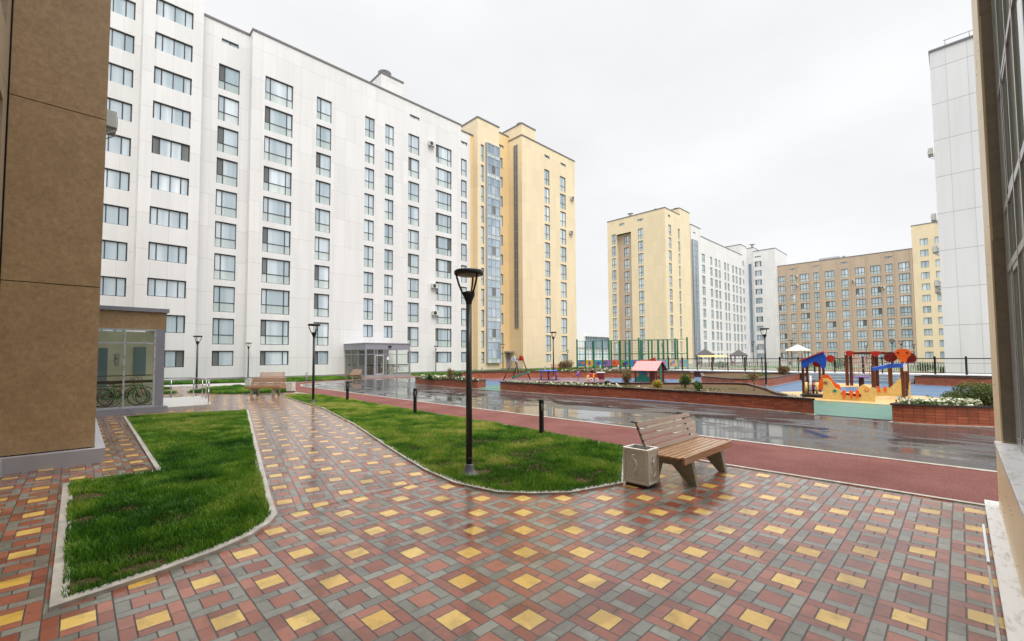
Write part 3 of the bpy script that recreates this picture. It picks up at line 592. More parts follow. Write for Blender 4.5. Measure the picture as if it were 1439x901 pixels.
# recessed wall between the tower and the east part
facade(bY,43.9,50.0,0,48.75-43.9,0,37.5,[(46.3-43.9,z,'Q2',1.15,h) for z,h in rows(11,2.6,3.1,1.72,1.6)]+[(46.5-43.9,35.2,'V',1.2,.5)],M['yellow_deep'],D=9,plinth=.22)
mb=MB(); mb.box(48.02,50.0-1.3,49.90,49.995,0,2.62); mb.build('door',M['metal_grey'],bY,(0,0,0),world=True)
mb=MB(); mb.box(47.6,48.74,48.9,49.99,2.66,2.86); mb.build('door_canopy',M['metal_grey'],bY,(0,0,0),world=True)
Fw=[]
for u,st,w in ((54.05,'T3',1.32),(58.1,'T3',1.55)): Fw+=[(u-48.75,z,'T3' if h>1.5 else 'V',w,h) for z,h in rows(11,2.40,3.06,2.62,1.22)]
Fw+=[(54.15-48.75,34.95,'V',1.3,.5),(58.35-48.75,34.9,'V',1.4,.5)]
facade(bY,48.75,YC,0,62.3-48.75,0,36.7,Fw,M['yellow_panel'],D=11,plinth=.22)
facade(bY,48.752,YC+.004,0,3.2,36.75,38.6,[],M['yellow_panel'],D=4.6,name='stair_head'); vent_cowl(bY,50.2,48.6,38.7,.85)
mb=MB()  # long glazed strip on the flank
mb.box(48.70,48.76,47.9,48.75,6.4,35.6); mb.build('stair_glazing',M['pane_net'],bY,(0,0,0),world=True)
mb=MB()
for y in (47.88,48.32,48.75): mb.box(48.66,48.75,y-.03,y+.03,6.4,35.6)
for k in range(20): mb.box(48.665,48.75,47.88,48.75,6.4+k*1.53-.025,6.4+k*1.53+.025)
mb.build('stair_frame',M['frame_light'],bY,(0,0,0),world=True)
mb=MB(); mb.tube([(45.5,52,37.6),(45.5,52,41)],.03,6); mb.tube([(44.7,52,39.2),(46.3,52,39.2)],.025,6); mb.tube([(45,52,39.8),(46,52,39.8)],.02,6); mb.build('aerial',M['metal_light'],bY,(0,0,0),world=True)
# --- far yellow tower
R90=-PI/2
bF=empty('apartment_building',(96.5,YC,0),0,'far yellow tower with a brown recessed bay, behind the green sports cage','apartment block','yellow apartment towers')
XF=96.5; s=96.5/109
y_hi=62.6
def yF(y109): return y109*s
Lw=[]
zrows=rows(11,2.45,3.05,2.6,1.3)
def ufl(y): return y_hi-y
for ya,yb,st in ((69.32,67.9,'T3'),(60.95,59.41,'T3')):
    Lw+=[(ufl(yF(ya)),z,st if h>1.5 else 'V',(ya-yb)*s,h) for z,h in zrows]
Lw+=[(ufl(yF(66.7)),34.7,'V',1.4,.6),(ufl(yF(60.96)),34.7,'V',1.4,.6)]
a,bb=ufl(yF(67.74)),ufl(yF(63.07))
facade(bF,XF,y_hi,R90,a,0,36.5,[w for w in Lw if w[0]<a-1 and w[2]!='V' or (w[0]<a-1 and w[0]+w[3]<a)],M['yellow_panel'],D=10)
facade(bF,XF,y_hi-bb,R90,y_hi-bb-YC-.60,0,36.5,[(w[0]-bb,)+w[1:] for w in Lw if w[0]>bb],M['yellow_panel'],D=10)
facade(bF,XF,y_hi-a,R90,bb-a,32.7,36.5,[(ufl(yF(66.7))-a,34.7,'V',1.4,.6)],M['yellow_panel'],D=10)
facade(bF,XF+.9,y_hi-a,R90,bb-a,0,32.69,[(ufl(yF(65.94))-a,z,'T3' if h>1.5 else 'V',1.35,h) for z,h in rows(11,2.2,3.0,2.35,1.3)],M['brown_panel'],D=8,cap=False)
Rw=[]
for xa,xb in ((110.87,112.54),(116.65,118.02)): Rw+=[(xa*s-XF,z,'T3' if h>1.5 else 'V',(xb-xa)*s,h) for z,h in zrows]
Rw.append((110.8*s-XF,34.7,'V',1.2,.6))
facade(bF,XF+.004,YC-.004,0,104.3-XF,0,36.5,Rw,M['yellow_panel'],D=.595)
facade(bF,104.302,YC,0,110-104.3,0,38.2,[],M['yellow_panel'],D=8)
for x,y,z in ((99.5,50.5,36.7),(107,49,38.3),(97.5,56.5,36.6)): vent_cowl(bF,x,y,z,.9)
# --- far white block
bV=empty('apartment_building',(113,48,0),0,'far white block with many narrow windows, right of the far yellow tower','apartment block')
facade(bV,113.1,48.0,0,6.0,0,36.2,[vent(1.2,34.2,1.6)],M['white_panel'],D=9)
mb=MB(); mb.box(113.2,116.2,47.6,47.95,1,32.4); c2=mb.build('curtain_wall',M['pane_cw'],bV,(0,0,0),world=True)
mb=MB()
for x in (113.2,114.2,115.2,116.2): mb.box(x-.05,x+.05,47.52,47.6,1,32.4)
for k in range(21): mb.box(113.2,116.2,47.53,47.6,1+k*1.5,1.08+k*1.5)
mb.build('mullions',M['metal_light'],c2)
facade(bV,112.2,49.2,0,.9,0,34,[],M['yellow_deep'],D=3)
Vw=[]
xs=[(119.55,121.7),(125.2,126.85),(128.6,130.4),(131.4,132.9),(135.8,137.2),(138.3,139.6),(142.3,143.9),(145.2,146.8),(148.4,150.1)]
for i,(xa,xb) in enumerate(xs): Vw+=[(xa-119.1,z,'T3' if h>1.5 else 'V',xb-xa,h) for z,h in rows(10,2.7,3.0,2.35,1.4)]
facade(bV,119.1,48.0,0,151.6-119.1,0,34.2,Vw,M['white_panel'],D=10)
facade(bV,151.602,48.4,0,5.4,0,37.8,[(.5,z,'V',2.2,h) for z,h in rows(11,2.7,3.0,1.6,1.4)],M['white_panel'],D=8)
bU=empty('apartment_building',(157,40,0),0,'far white wing with one column of wide windows, left of the brown block','apartment block')
facade(bU,157,46.4,R90,6.4,0,36.0,[(.45,z,'BR3' if h>3 else 'S4',1.95,h) for z,h in rows(11,2.6,3.0,1.75,1.5)]+[vent(.5,33.9,1.8)],M['white_panel'],D=14)
facade(bU,157.4,48.4,R90,1.995,0,37.4,[],M['white_panel'],D=12)
mb=MB(); mb.box(157.3,157.5,47.1,47.9,3,32.2); mb.build('stair_glazing',M['pane_cw'],bU,(0,0,0),world=True)
vent_cowl(bU,158.5,47,37.6,1.1)
# --- brown block
bB=empty('apartment_building',(159,8,0),0,'wide brown apartment block with glazed balconies, beyond the playground railing','apartment block')
Bw=[]
bc=((39.87,37.9),(36.61,35.27),(33.95,31.61),(30.37,28.94),(27.52,25.17),(23.58,21.88),(20.3,18.12),(16.86,14.65),(13.59,12.1),(10.84,8.63))
for ya,yb in bc: Bw+=[(40.3-ya,z,'BR3' if ya-yb>1.7 else 'BR2',ya-yb,h) for z,h in rows(9,2.82,3.03,2.42)]
for ya in (36.6,30.4,23.5,13.6): Bw.append((40.3-ya,28.6,'V',1.5,.55))
facade(bB,159,40.3,R90,32.3,0,30.4,Bw,M['brown_panel'],D=13)
for y in (37.3,34.6,31.0,28.2,24.3,21,17.5,14.1,11.4,8.2):
    mb=MB(); mb.box(158.86,158.997,y-.16,y+.16,0,30.3); mb.build('wall_rib',M['brown_panel'],bB,(0,0,0),world=True)
for y in (23,26): vent_cowl(bB,161,y,30.5,.7)
mb=MB(); mb.box(160,163,24,29,30.6,31.3); mb.build('roof_hatch',M['metal_light'],bB,(0,0,0),world=True)
# --- small yellow tower behind, tall near white block on the right
bT=empty('apartment_building',(159,0,0),0,'narrow yellow tower at the right end of the brown block','apartment block','yellow apartment towers')
facade(bT,159,7.95,R90,11,0,36.5,[(7.95-6.35,z,'Q2',1.55,h) for z,h in rows(11,2.7,3.0,1.75)]+[(7.95-3.5,z,'Q2',1.4,h) for z,h in rows(11,2.7,3.0,1.75)],M['yellow_panel'],D=12)
bR=empty('apartment_building',(54,0,0),0,'tall blank white end wall of a block behind the railing on the right','apartment block')
kR=54/50.
facade(bR,54,.86*kR,R90,9,0,1.96+25.15*kR,[],M['grey_white_panel'],D=14)
mb=MB(); zt=1.96+25.15*kR
for y in (-.1,-1.6,-3.1): mb.tube([(54.15,y,zt),(54.15,y,zt+.75)],.03,6)
mb.tube([(54.15,.0,zt+.75),(54.15,-6,zt+.75)],.03,6); mb.build('roof_rail',M['metal_grey'],bR,(0,0,0),world=True)
# --- low white office with a glazed upper storey, far off between the yellow towers
o0=empty('office_building',(150,95,0),0,'low white office with a teal glazed upper storey, far between the two yellow towers','office building')
pc=PY(838,500,125); x0=pc.x
mb=MB(); mb.box(x0-60,x0+26,125,150,0,6.2); mb.build('wall',M['white_paint'],o0,(0,0,0),world=True)
mb=MB(); mb.box(x0-9,x0+20,124,149,6.2,11.5); mb.build('glazed_storey',M['pane_cw'],o0,(0,0,0),world=True)
mb=MB(); mb.box(x0-10,x0+21,123,150,11.5,12.1); mb.box(x0-40,x0-8,124.5,150,6.2,13.0); mb.build('roof',M['white_paint'],o0,(0,0,0),world=True)
mb=MB()
for i in range(22): mb.box(x0-9+i*1.35,x0-8.9+i*1.35,123.9,124,6.2,11.5)
mb.build('mullions',M['frame'],o0,(0,0,0),world=True)
mb=MB()
for i in range(16): mb.box(x0-30+i*3.2,x0-28.2+i*3.2,124.9,124.99,1.2,4.8)
mb.build('window',M['pane'],o0,(0,0,0),world=True)
# ------------------------------------------------------------------ air conditioners
def make_ac():
    r=empty('air_conditioner',(0,0,0),0,None,'air conditioner','air conditioner units on the facades')
    mb=MB(); mb.box(-.42,.42,-.42,-.10,0,.58); b=mb.build('casing',M['ac'],r,bevel=.02)
    mb=MB(); mb.lathe([(.24,0),(.24,.02),(.06,.03),(.05,.02)],(0,0,0),20); f=mb.build('fan_grille',M['frame'],r,(-.1,-.42,.29)); f.rotation_euler=(PI/2,0,0)
    for x in (-.28,.28): mb=MB(); mb.box(x-.02,x+.02,-.44,0,-.05,-.003); mb.bar((x,-.4,-.03),(x,-.0,-.35),.03,.03); mb.build('bracket',M['frame_light'],r)
    return r
ac0=make_ac(); acs=[]
def put_ac(loc,rz,label):
    o=ac0 if not acs else copy_tree(ac0,None)
    o.location=loc; o.rotation_euler=(0,0,rz); o['label']=label; acs.append(o)
    if 'hidden side' in label: o.scale=(.85,.85,.85)
p=PY(605,203,YC); put_ac((p.x,YC,p.z-.3),0,'highest air conditioner on the white block, beside the top wide window')
p=PY(609,402,YC); put_ac((p.x,YC,p.z-.3),0,'air conditioner left of a wide window in the third storey of the white block')
p=PY(610,440,YC); put_ac((p.x,YC,p.z-.3),0,'air conditioner in the second storey of the white block')
p=PY(803,279,YC); put_ac((p.x,YC,p.z-.3),0,'upper air conditioner near the right edge of the yellow block')
p=PY(801.5,327,YC); put_ac((p.x,YC,p.z-.3),0,'lower air conditioner near the right edge of the yellow block')
for (px,py),lab in zip(((1119,388),(1120,401),(1199,395),(1241,404)),('topmost small air conditioner at the left of the brown block','second air conditioner at the left of the brown block','air conditioner in the middle of the brown block','air conditioner right of the middle of the brown block')):
    p=PX(px,py,158.8); put_ac((158.8,p.y,p.z-.3),R90,lab)
for py,lab in ((212,'topmost air conditioner on the flank of the tall white end wall'),(305,'second air conditioner from the top on the flank of the tall white end wall'),(350,'third air conditioner from the top on the flank of the tall white end wall'),(398,'air conditioner below the middle of the flank of the tall white end wall'),(405,'lowest air conditioner on the flank of the tall white end wall')):
    p=PX(1312,py,54.6); put_ac((54.8+(1.2 if py==405 else 0),.86*kR,p.z-.3),PI,lab)
p=PX(157,190,.6); put_ac((.29,17.5,8.75),PI/2,'large air conditioner on the hidden side of the near brown wall')
# ------------------------------------------------------------------ near brown building (left)
bN=empty('apartment_building',(-1,11.75,0),0,'near brown clad building corner with visible panel joints, filling the left edge','apartment block')
XE=.29
mb=MB(); mb.box(-1.0,XE,11.80,30,.28,30); mb.box(-9,-1.0,11.8,30,.28,30); mb.build('wall',M['dark'],bN,(0,0,0),world=True)
# cladding sheets with real gaps between them
zj=[.28,3.365,6.715,10.1,13.5,16.9,20.3,23.7,27.1,30]
def rivet_field(mb,x0,x1,y,z0,z1,nx=3,nz=5,mi=1):
    for i in range(nx):
        for k in range(nz):
            x=x0+.07+(x1-x0-.14)*i/(nx-1); z=z0+.10+(z1-z0-.2)*k/(nz-1); mb.lathe([(.007,0),(.0065,.0025),(.003,.004)],(0,0,0),8,mi)
            n=8*3
            for q in range(len(mb.v)-n,len(mb.v)): a=mb.v[q]; mb.v[q]=(x+a[0],y-a[2],z+a[1])
mb=MB()
for a,b in zip(zj[:-1],zj[1:]):
    mb.box(-.99,XE,11.75,11.79,a+.008,b-.008)
    if a<8: rivet_field(mb,-.99,XE,11.75,a,b,4,5)
rivm=simple('rivet_heads',(.17,.11,.06,1),.4,.3)
mb.build('cladding',[M['brown_fc'],rivm],bN,(0,0,0),world=True)
mb=MB()
for a,b in zip(zj[:-1],zj[1:]): mb.box(XE-.045,XE-.004,11.792,20.0,a+.008,b-.008)
mb.build('cladding',[M['brown_fc']],bN,(0,0,0),world=True)
mb=MB()
for a,b in zip(zj[:-1],zj[1:]):
    for y0,y1 in ((11.2,11.70),(7.2,8.2),(3.2,4.2),(-1.5,0)): mb.box(-1.3,-1.01,y0,y1,a+.008,b-.008)
    mb.box(-1.3,-1.012,-6,11.2,a+.01,a+.9); mb.box(-1.3,-1.012,-6,11.2,b-.35,b-.01)
mb.build('cladding',[M['beige_fc']],bN,(0,0,0),world=True)
for y in (8.2,4.2,0.0):
    for a,b in zip(zj[:4],zj[1:5]):
        f=MB(); 
        for yy in (y,y+.98,y+1.95,y+2.93): f.box(-1.16,-1.10,yy,yy+.07,a+.9,b-.35)
        f.box(-1.16,-1.10,y+.01,y+2.99,a+.905,a+.97); f.box(-1.16,-1.10,y+.01,y+2.99,b-.42,b-.355); w_=f.build('window',M['frame'],bN,(0,0,0),world=True)
        f=MB(); f.box(-1.14,-1.12,y+.03,y+2.97,a+.95,b-.4); p_=f.build('pane',M['pane_net'],w_); p_.location=(0,0,0)
mb=MB(); mb.box(-1.02,.44,11.55,11.748,-.02,.27); mb.box(.295,.44,11.75,20.7,-.02,.27); mb.box(-1.3,-.86,-6,11.548,-.02,.27); mb.build('plinth',simple('lilac_grey_plinth',(.36,.35,.37,1),.4,nscale=1.5,namt=.07),bN,(0,0,0),world=True)
mb=MB(); mb.box(-9,-1.3,-6,11.79,0,30); mb.build('wall',M['beige_fc'],bN,(0,0,0),world=True)
# vestibule with a glass front
bG=empty('bicycle_room',(.3,20.9,0),0,'glass fronted bicycle room with a brown fascia and grey metal corner','annex')
L=(0,0,0)
mb=MB(); mb.box(.3,2.36,20.95,20.99,3.06,3.70); mb.box(2.32,2.36,20.99,26,3.06,3.70); mb.build('fascia',M['brown_fc'],bG,L,world=True)
mb=MB(); mb.box(.3,2.44,20.86,21.1,3.70,3.84); mb.box(2.2,2.44,21.1,26.1,3.70,3.84); mb.build('roof',M['metal_grey'],bG,L,world=True)
mb=MB(); mb.box(.3,2.2,21.1,26,3.72,3.74); mb.build('added_roof_glass',M['glass'],bG,L,world=True)  # made-up glass roof, put in so daylight reaches the dark room
mb=MB(); mb.box(2.07,2.34,20.93,21.2,.2,3.06); mb.box(2.30,2.34,24.5,26,.2,3.06); mb.build('corner_panel',M['metal_grey'],bG,L,world=True)
mb=MB(); mb.box(.3,2.46,20.80,26,-.02,.215); mb.build('plinth',M['metal_grey'],bG,L,world=True)
mb=MB()
for x in (.30,1.18,2.02): mb.box(x,x+.055,20.92,20.98,.22,3.055)
for z in (.22,2.52,3.0): mb.box(.30,2.07,20.925,20.975,z,z+.055)
mb.build('frame',M['metal_light'],bG,L,world=True)
mb=MB(); mb.box(2.31,2.32,21.2,24.5,.2,3.06); mb.box(.32,2.05,20.945,20.955,.26,3.02); mb.build('glazing',M['glass'],bG,L,world=True)  # side pane added to let daylight in; front pane belongs to the room
mb=MB(); mb.box(.32,2.05,21.05,21.09,1.10,1.20); mb.box(.32,2.05,21.05,21.07,1.36,1.39); mb.box(.32,2.05,21.05,21.07,1.00,1.015); mb.build('rail',M['black_metal'],bG,L,world=True)
mb=MB(); mb.box(.3,2.3,23.2,23.25,.2,3.06); mb.build('back_wall',simple('bicycle_room_wall',(.55,.51,.38,1),.6,nscale=2),bG,L,world=True)
mb=MB(); mb.box(.3,2.3,21.0,23.2,.2,.22); mb.build('floor_slab',simple('bicycle_room_floor',(.30,.24,.18,1),.5),bG,L,world=True)
mb=MB(); mb.box(1.62,2.0,23.17,23.2,1.3,2.45); mb.box(.42,.85,23.17,23.2,.9,2.4); mb.build('inner_door',simple('inner_blue_grey',(.16,.22,.25,1),.4),bG,L,world=True)
mb=MB(); mb.box(1.06,1.20,23.16,23.2,2.02,2.2); mb.box(1.06,1.20,23.16,23.2,1.78,1.95); mb.build('notice',M['frame_light'],bG,L,world=True)
def make_bike(paint):
    r=empty('bicycle',(0,0,0),0,None,'bicycle')
    for x in (-.52,.52):
        mb=MB(); mb.tube([(x+.33*math.cos(t*PI/12),0,.34+.33*math.sin(t*PI/12)) for t in range(25)],.013,6,0,False)
        for k in range(10):
            t=2*PI*k/10; mb.tube([(x,0,.34),(x+.32*math.cos(t),0,.34+.32*math.sin(t))],.003,4)
        mb.build('wheel',M['frame'],r)
    mb=MB(); 
    for a,b in (((-.52,0,.34),(-.12,0,.30)),((-.12,0,.30),(-.22,0,.82)),((-.52,0,.34),(-.2,0,.72)),((-.12,0,.30),(.36,0,.76)),((-.2,0,.74),(.36,0,.8)),((.34,0,.9),(.52,0,.34))): mb.tube([a,b],.022,8)
    mb.build('bike_frame',paint,r)
    mb=MB(); mb.tube([(.34,-.27,1.02),(.36,-.1,1.0),(.34,0,.93),(.36,.1,1.0),(.34,.27,1.02)],.014,6); mb.build('handlebar',M['steel'],r)
    mb=MB(); mb.obox((-.24,0,.87),(.26,.13,.05)); mb.build('saddle',M['black_metal'],r,bevel=.02); return r
bkA=make_bike(simple('bike_green',(.10,.26,.09,1),.35)); bkA['group']='bicycles in the bicycle room'
spots=[((1.18,21.5,.22),.10,1.0,'green bicycle on the left behind the glass of the bicycle room',None),((1.42,21.75,.22),-.1,1.0,'green bicycle on the right behind the glass of the bicycle room',None),
 ((1.2,22.0,.22),.14,1.0,'red brown bicycle in the middle of the bicycle room',(.30,.10,.05,1)),((1.15,22.3,.22),-.1,1.0,'pale bicycle at the back left of the bicycle room',(.45,.42,.36,1)),((1.4,22.7,.22),.12,1,'orange bicycle at the back right of the bicycle room',(.45,.16,.06,1))]
for i,(l,rz,sc_,lab,colr) in enumerate(spots):
    o=bkA if i==0 else copy_tree(bkA); o.location=l; o.rotation_euler=(0,0,rz); o['label']=lab
    if colr:
        for ch in o.children:
            if ch.name.startswith('bike_frame'): ch.material_slots[0].link='OBJECT'; ch.material_slots[0].material=simple('bike_paint',colr,.3)
for i,(l,rz,lab,colr) in enumerate((((23.6,43.2,.22),.2,'brown bicycle behind the porch glass',(.30,.10,.05,1)),((24.6,43.0,.22),-.3,'dark red bicycle at the right end of the porch',(.35,.06,.04,1)),((21.6,43.4,.22),.6,'pale green bicycle at the left end of the porch',(.35,.45,.25,1)))):
    o=copy_tree(bkA); o.location=l; o.rotation_euler=(0,0,rz); o['label']=lab; o['group']='bicycles in the porch'
    for ch in o.children:
        if ch.name.startswith('bike_frame'): ch.material_slots[0].link='OBJECT'; ch.material_slots[0].material=simple('bike_paint',colr,.3)
# ramp slab and handrails beside the bicycle room
rp_=empty('access_ramp',(2.5,21,0),0,'pale concrete ramp slab right of the bicycle room','ramp')
mb=MB(); mb.prism([(2.47,21.2),(3.9,21.2),(4.35,24.4),(4.35,26.4),(2.47,26.4)],'z',-.02,.13); mb.build('slab',M['concrete'],rp_,L,world=True,bevel=.01)
mb=MB(); mb.box(2.5,3.4,26.41,26.9,-.02,.10); mb.build('mat',M['black_metal'],rp_,L,world=True)
def handrail(pts,top,label,n=1):
    r=empty('handrail',(pts[0][0],pts[0][1],.13),0,label,'handrail','stainless handrails of the ramp')
    rel=[(x-pts[0][0],y-pts[0][1]) for x,y in pts]
    for x,y in rel: mb=MB(); mb.tube([(x,y,-.12),(x,y,top)],.021,8); mb.build('post',M['steel'],r)
    a=rel[0];b=rel[-1]; e=Vector((b[0]-rel[-2][0],b[1]-rel[-2][1],0)).normalized()*.35
    for z,nm in ((top,'rail'),(top-.32,'rail')):
        P=[(x,y,z) for x,y in rel]; P+= [(b[0]+e.x*.8,b[1]+e.y*.8,z-.02),(b[0]+e.x*1.2,b[1]+e.y*1.2,z-.10),(b[0]+e.x*.9,b[1]+e.y*.9,z-.16)]
        if nm=='rail' and z<top: P=P[-5:]
        mb=MB(); mb.tube(P,.024,8); mb.build(nm,M['steel'],r)
    return r
handrail([(2.46,26.6),(3.25,26.5),(4.0,25.7),(4.2,24.8)],.92,'longer stainless handrail meeting the bicycle room wall')
handrail([(4.26,24.3),(4.05,22.6),(3.82,21.3)],.92,'short stainless handrail at the near edge of the ramp')
# ------------------------------------------------------------------ near cream building (right)
bC=empty('apartment_building',(8.1,-.27,0),0,'near cream clad building wall with a tall framed window and stone sill, right edge','apartment block')
XJ,WY=6.85,-.385; XW=8.12
mb=MB(); mb.box(XJ,XW,-12,-.272,.0,12.5); mb.build('wall',M['cream_fc'],bC,L,world=True)
mb=MB(); mb.box(-4,XJ-.003,-6,-.272,0,1.0); mb.build('wall',M['cream_fc'],bC,L,world=True)
mb=MB(); mb.box(-4,XJ,-6,-.275,9.6,12.5); mb.build('wall',M['cream_fc'],bC,L,world=True)
mb=MB(); mb.box(XJ-.012,XJ-.002,WY-.03,-.285,1.06,3.16); mb.box(XJ-.018,XJ-.002,WY-.03,-.292,3.17,5.6); mb.box(XJ-.012,XJ-.002,WY-.03,-.285,5.61,9.6); mb.build('jamb',M['jamb'],bC,L,world=True)
mb=MB(); mb.box(-4,XJ+.10,-.6,-.222,1.003,1.045); mb.build('window_sill',M['sill'],bC,L,world=True,bevel=.004)
mb=MB(); mb.box(-4,8.32,-.40,-.152,.075,.105); mb.box(-4,8.30,-.268,-.175,-.02,.074); mb.build('base_ledge',M['sill'],bC,L,world=True,bevel=.003)
wf=MB(); xs=[XJ-.055,6.30,5.62,5.05,4.35,3.6,2.8,1.9,1.0,0,-1.2,-2.6]
for i,x in enumerate(xs): wf.box(x,x+.05,WY-.05,WY+.012,1.05,9.6)
for z in (1.05,2.79,3.41,4.62,6.1,7.6,9.55): wf.box(-4,XJ-.06,WY-.045,WY+.009,z,z+.07)
wnd=wf.build('window',M['frame_light'],bC,L,world=True)
mb=MB(); mb.box(-4,XJ-.06,WY-.012,WY-.004,1.06,9.55); q=mb.build('pane',M['pane_green'],wnd); 
mb=MB()
for x0,x1,z0,z1 in ((5.68,6.29,1.13,2.78),(4.41,5.04,1.13,2.78),(5.68,6.29,3.49,4.61)):
    for a in ((x0,x0+.05,z0,z1),(x1-.05,x1,z0,z1),(x0,x1,z0,z0+.05),(x0,x1,z1-.05,z1)): mb.box(a[0],a[1],WY-.014,WY+.006,a[2],a[3])
mb.build('sash',M['frame_light'],wnd)
mb=MB()
for k in range(26):
    x=7.0+random.random()*1.0; z=random.choice((.3,.6,1.6,2.9,3.0,3.3,4.6,4.7,5.4,6.4))+random.uniform(-.05,.05); mb.lathe([(.006,0),(.005,.003),(.002,.004)],(0,0,0),6)
    for q in range(len(mb.v)-18,len(mb.v)): a=mb.v[q]; mb.v[q]=(x+a[0],-.272+a[2],z+a[1])
for k in range(16):
    x=2.5+random.random()*5; z=random.choice((.2,.55,.95)); mb.lathe([(.006,0),(.005,.003),(.002,.004)],(0,0,0),6)
    for q in range(len(mb.v)-18,len(mb.v)): a=mb.v[q]; mb.v[q]=(x+a[0],-.272+a[2],z+a[1])
mb.build('rivets',rivm,bC,L,world=True)
mb=MB(); mb.box(6.1,7.4,-.128,-.108,-.02,.03); tag(mb.build('kerb_strip',M['white_paint']),kind='structure')
mb=MB(); mb.box(2.0,6.05,-.125,-.108,-.02,.015); tag(mb.build('gutter_kerb',M['kerb']),kind='structure')
# ------------------------------------------------------------------ lamps and bollards
def make_lamp():
    r=empty('street_lamp',(0,0,0),0,None,'street lamp','courtyard street lamps')
    mb=MB(); mb.lathe([(.155,-.01),(.155,.018),(.15,.024),(.115,.045),(.085,.09),(.070,.14),(.066,.18),(.060,.185),(.055,.19)],(0,0,0),28); mb.build('base',simple('lamp_base_grey',(.13,.125,.14,1),.4),r)
    mb=MB(); mb.lathe([(.052,.10),(.048,2.90)],(0,0,0),20); mb.lathe([(.056,.28),(.056,.30)],(0,0,0),20); mb.build('pole',M['dark_pole'],r)
    mb=MB(); mb.lathe([(.05,2.86),(.055,2.9),(.10,3.0),(.105,3.06),(.03,3.08)],(0,0,0),20); mb.build('collar',M['black_metal'],r)
    for k in range(3):
        t=2*PI*k/3+.55; c,s_=math.cos(t),math.sin(t)
        mb=MB(); mb.tube([(c*a,s_*a,z) for a,z in ((.07,2.98),(.115,3.06),(.17,3.19),(.205,3.31),(.215,3.38))],.017,8); mb.build('arm',M['black_metal'],r)
    mb=MB(); mb.lathe([(.20,3.355),(.245,3.36),(.25,3.375),(.25,3.415),(.235,3.43),(.05,3.44)],(0,0,0),32); mb.build('lamp_head',M['black_metal'],r)
    mb=MB(); mb.lathe([(.01,3.335),(.195,3.345),(.20,3.356)],(0,0,0),32); mb.build('diffuser',simple('lamp_underside',(.25,.20,.18,1),.4),r)
    return r
lamp0=make_lamp(); first=[True]
def put_lamp(x,y,label,z=0,s=1.0):
    o=lamp0 if first[0] else copy_tree(lamp0); first[0]=False
    o.location=(x,y,z); o.scale=(s,s,s); o.rotation_euler=(0,0,random.uniform(0,1) if len(label)<1 else (hash(label[:5])%7)*0+.3*len(label)%2.0); o['label']=label
lamp0.rotation_euler=(0,0,0)
put_lamp(4.70,5.80,'nearest tall street lamp standing in the bright lawn'); lamp0.rotation_euler=(0,0,.0)
put_lamp(7.24,19.47,'street lamp at the far tip of the lawn beside the paved path')
put_lamp(5.44,33.98,'street lamp behind the ramp handrails')
put_lamp(11.3,46.2,'street lamp close to the white block behind the far benches')
put_lamp(32.18,46.3,'street lamp in front of the white block right of the porch')
p=G(708,519.5); put_lamp(43.9,46.4,'street lamp by the recessed door of the yellow block',0,1.12)
put_lamp(30.73,25.83,'tall street lamp in the playground in front of the yellow block',0,1.23)
put_lamp(29.96,8.34,'street lamp rising behind the long brick planter, left of the play ship',0,1.06)
for (px,py,dist,lab) in ((798,505,75,'thin street lamp near the right corner of the yellow block'),(1058,480,80,'taller of two lamps beyond the railing before the far white wing'),(1063.5,487,92,'shorter of two lamps beyond the railing before the far white wing'),(931,483,88,'street lamp inside the sports cage before the far yellow tower'),(1112,478,95,'street lamp beside the white tent before the brown block'),(1126,488,110,'smaller street lamp right of the white tent'),(1217,485,105,'low street lamp before the middle of the brown block'),(1253,477,80,'left one of three lamps above the orange elephant board'),(1266,479,84,'middle one of three lamps above the orange elephant board'),(1284,484,96,'right one of three lamps above the orange elephant board')):
    d=ray(px,py); h=Vector((d.x,d.y,0)); t=dist/h.length*1.0; x,y=h.x*t,h.y*t; top=EYE+d.z*t; put_lamp(x,y,lab,0,max(.9,top/3.43))
def make_bollard():
    r=empty('bollard_light',(0,0,0),0,None,'bollard','black bollard lights along the track')
    mb=MB(); mb.lathe([(.085,0),(.085,.012),(.084,.014),(.062,.02),(.06,.022),(.06,.03),(.06,.61),(.06,.62)],(0,0,0),20); mb.lathe([(.06,.80),(.064,.81),(.064,.885),(.058,.895),(.02,.897)],(0,0,0),20); mb.build('post',M['black_metal'],r)
    mb=MB(); mb.lathe([(.046,.62),(.046,.80)],(0,0,0),20); mb.build('lens',simple('bollard_lens',(.30,.30,.28,1),.15),r)
    mb=MB()
    for k in range(3):
        t=2*PI*k/3+1.2; mb.obox((.056*math.cos(t),.056*math.sin(t),.71),(.012,.06,.18),Matrix.Rotation(t,3,'Z'))
    for z in (.66,.71,.76): mb.lathe([(.045,z-.004),(.061,z-.004),(.061,z+.004),(.045,z+.004)],(0,0,0),20)
    mb.build('louvre',M['black_metal'],r); return r
bo=make_bollard()
for i,(x,y,lab) in enumerate(((8.36,7.44,'nearest black bollard light at the lawn edge'),(8.42,13.36,'middle black bollard light at the lawn edge'),(8.79,19.57,'farthest black bollard light at the lawn edge'))):
    o=bo if i==0 else copy_tree(bo); o.location=(x,y,.0); o['label']=lab
def make_white_post():
    r=empty('bollard',(0,0,0),0,None,'bollard','small pale bollards in the lawns')
    mb=MB(); mb.lathe([(.09,0),(.09,.78),(.06,.86),(.02,.88)],(0,0,0),14); mb.build('post',M['concrete'],r)
    mb=MB(); mb.lathe([(.094,.66),(.094,.70)],(0,0,0),14); mb.build('band',M['metal_light'],r); return r
wp=make_white_post(); wps=[(13.9,38.9,0,'pale bollard in the lawn right of the far wooden benches'),(34.6,40.2,0,'pale bollard before the yellow block behind the left brick planter')]
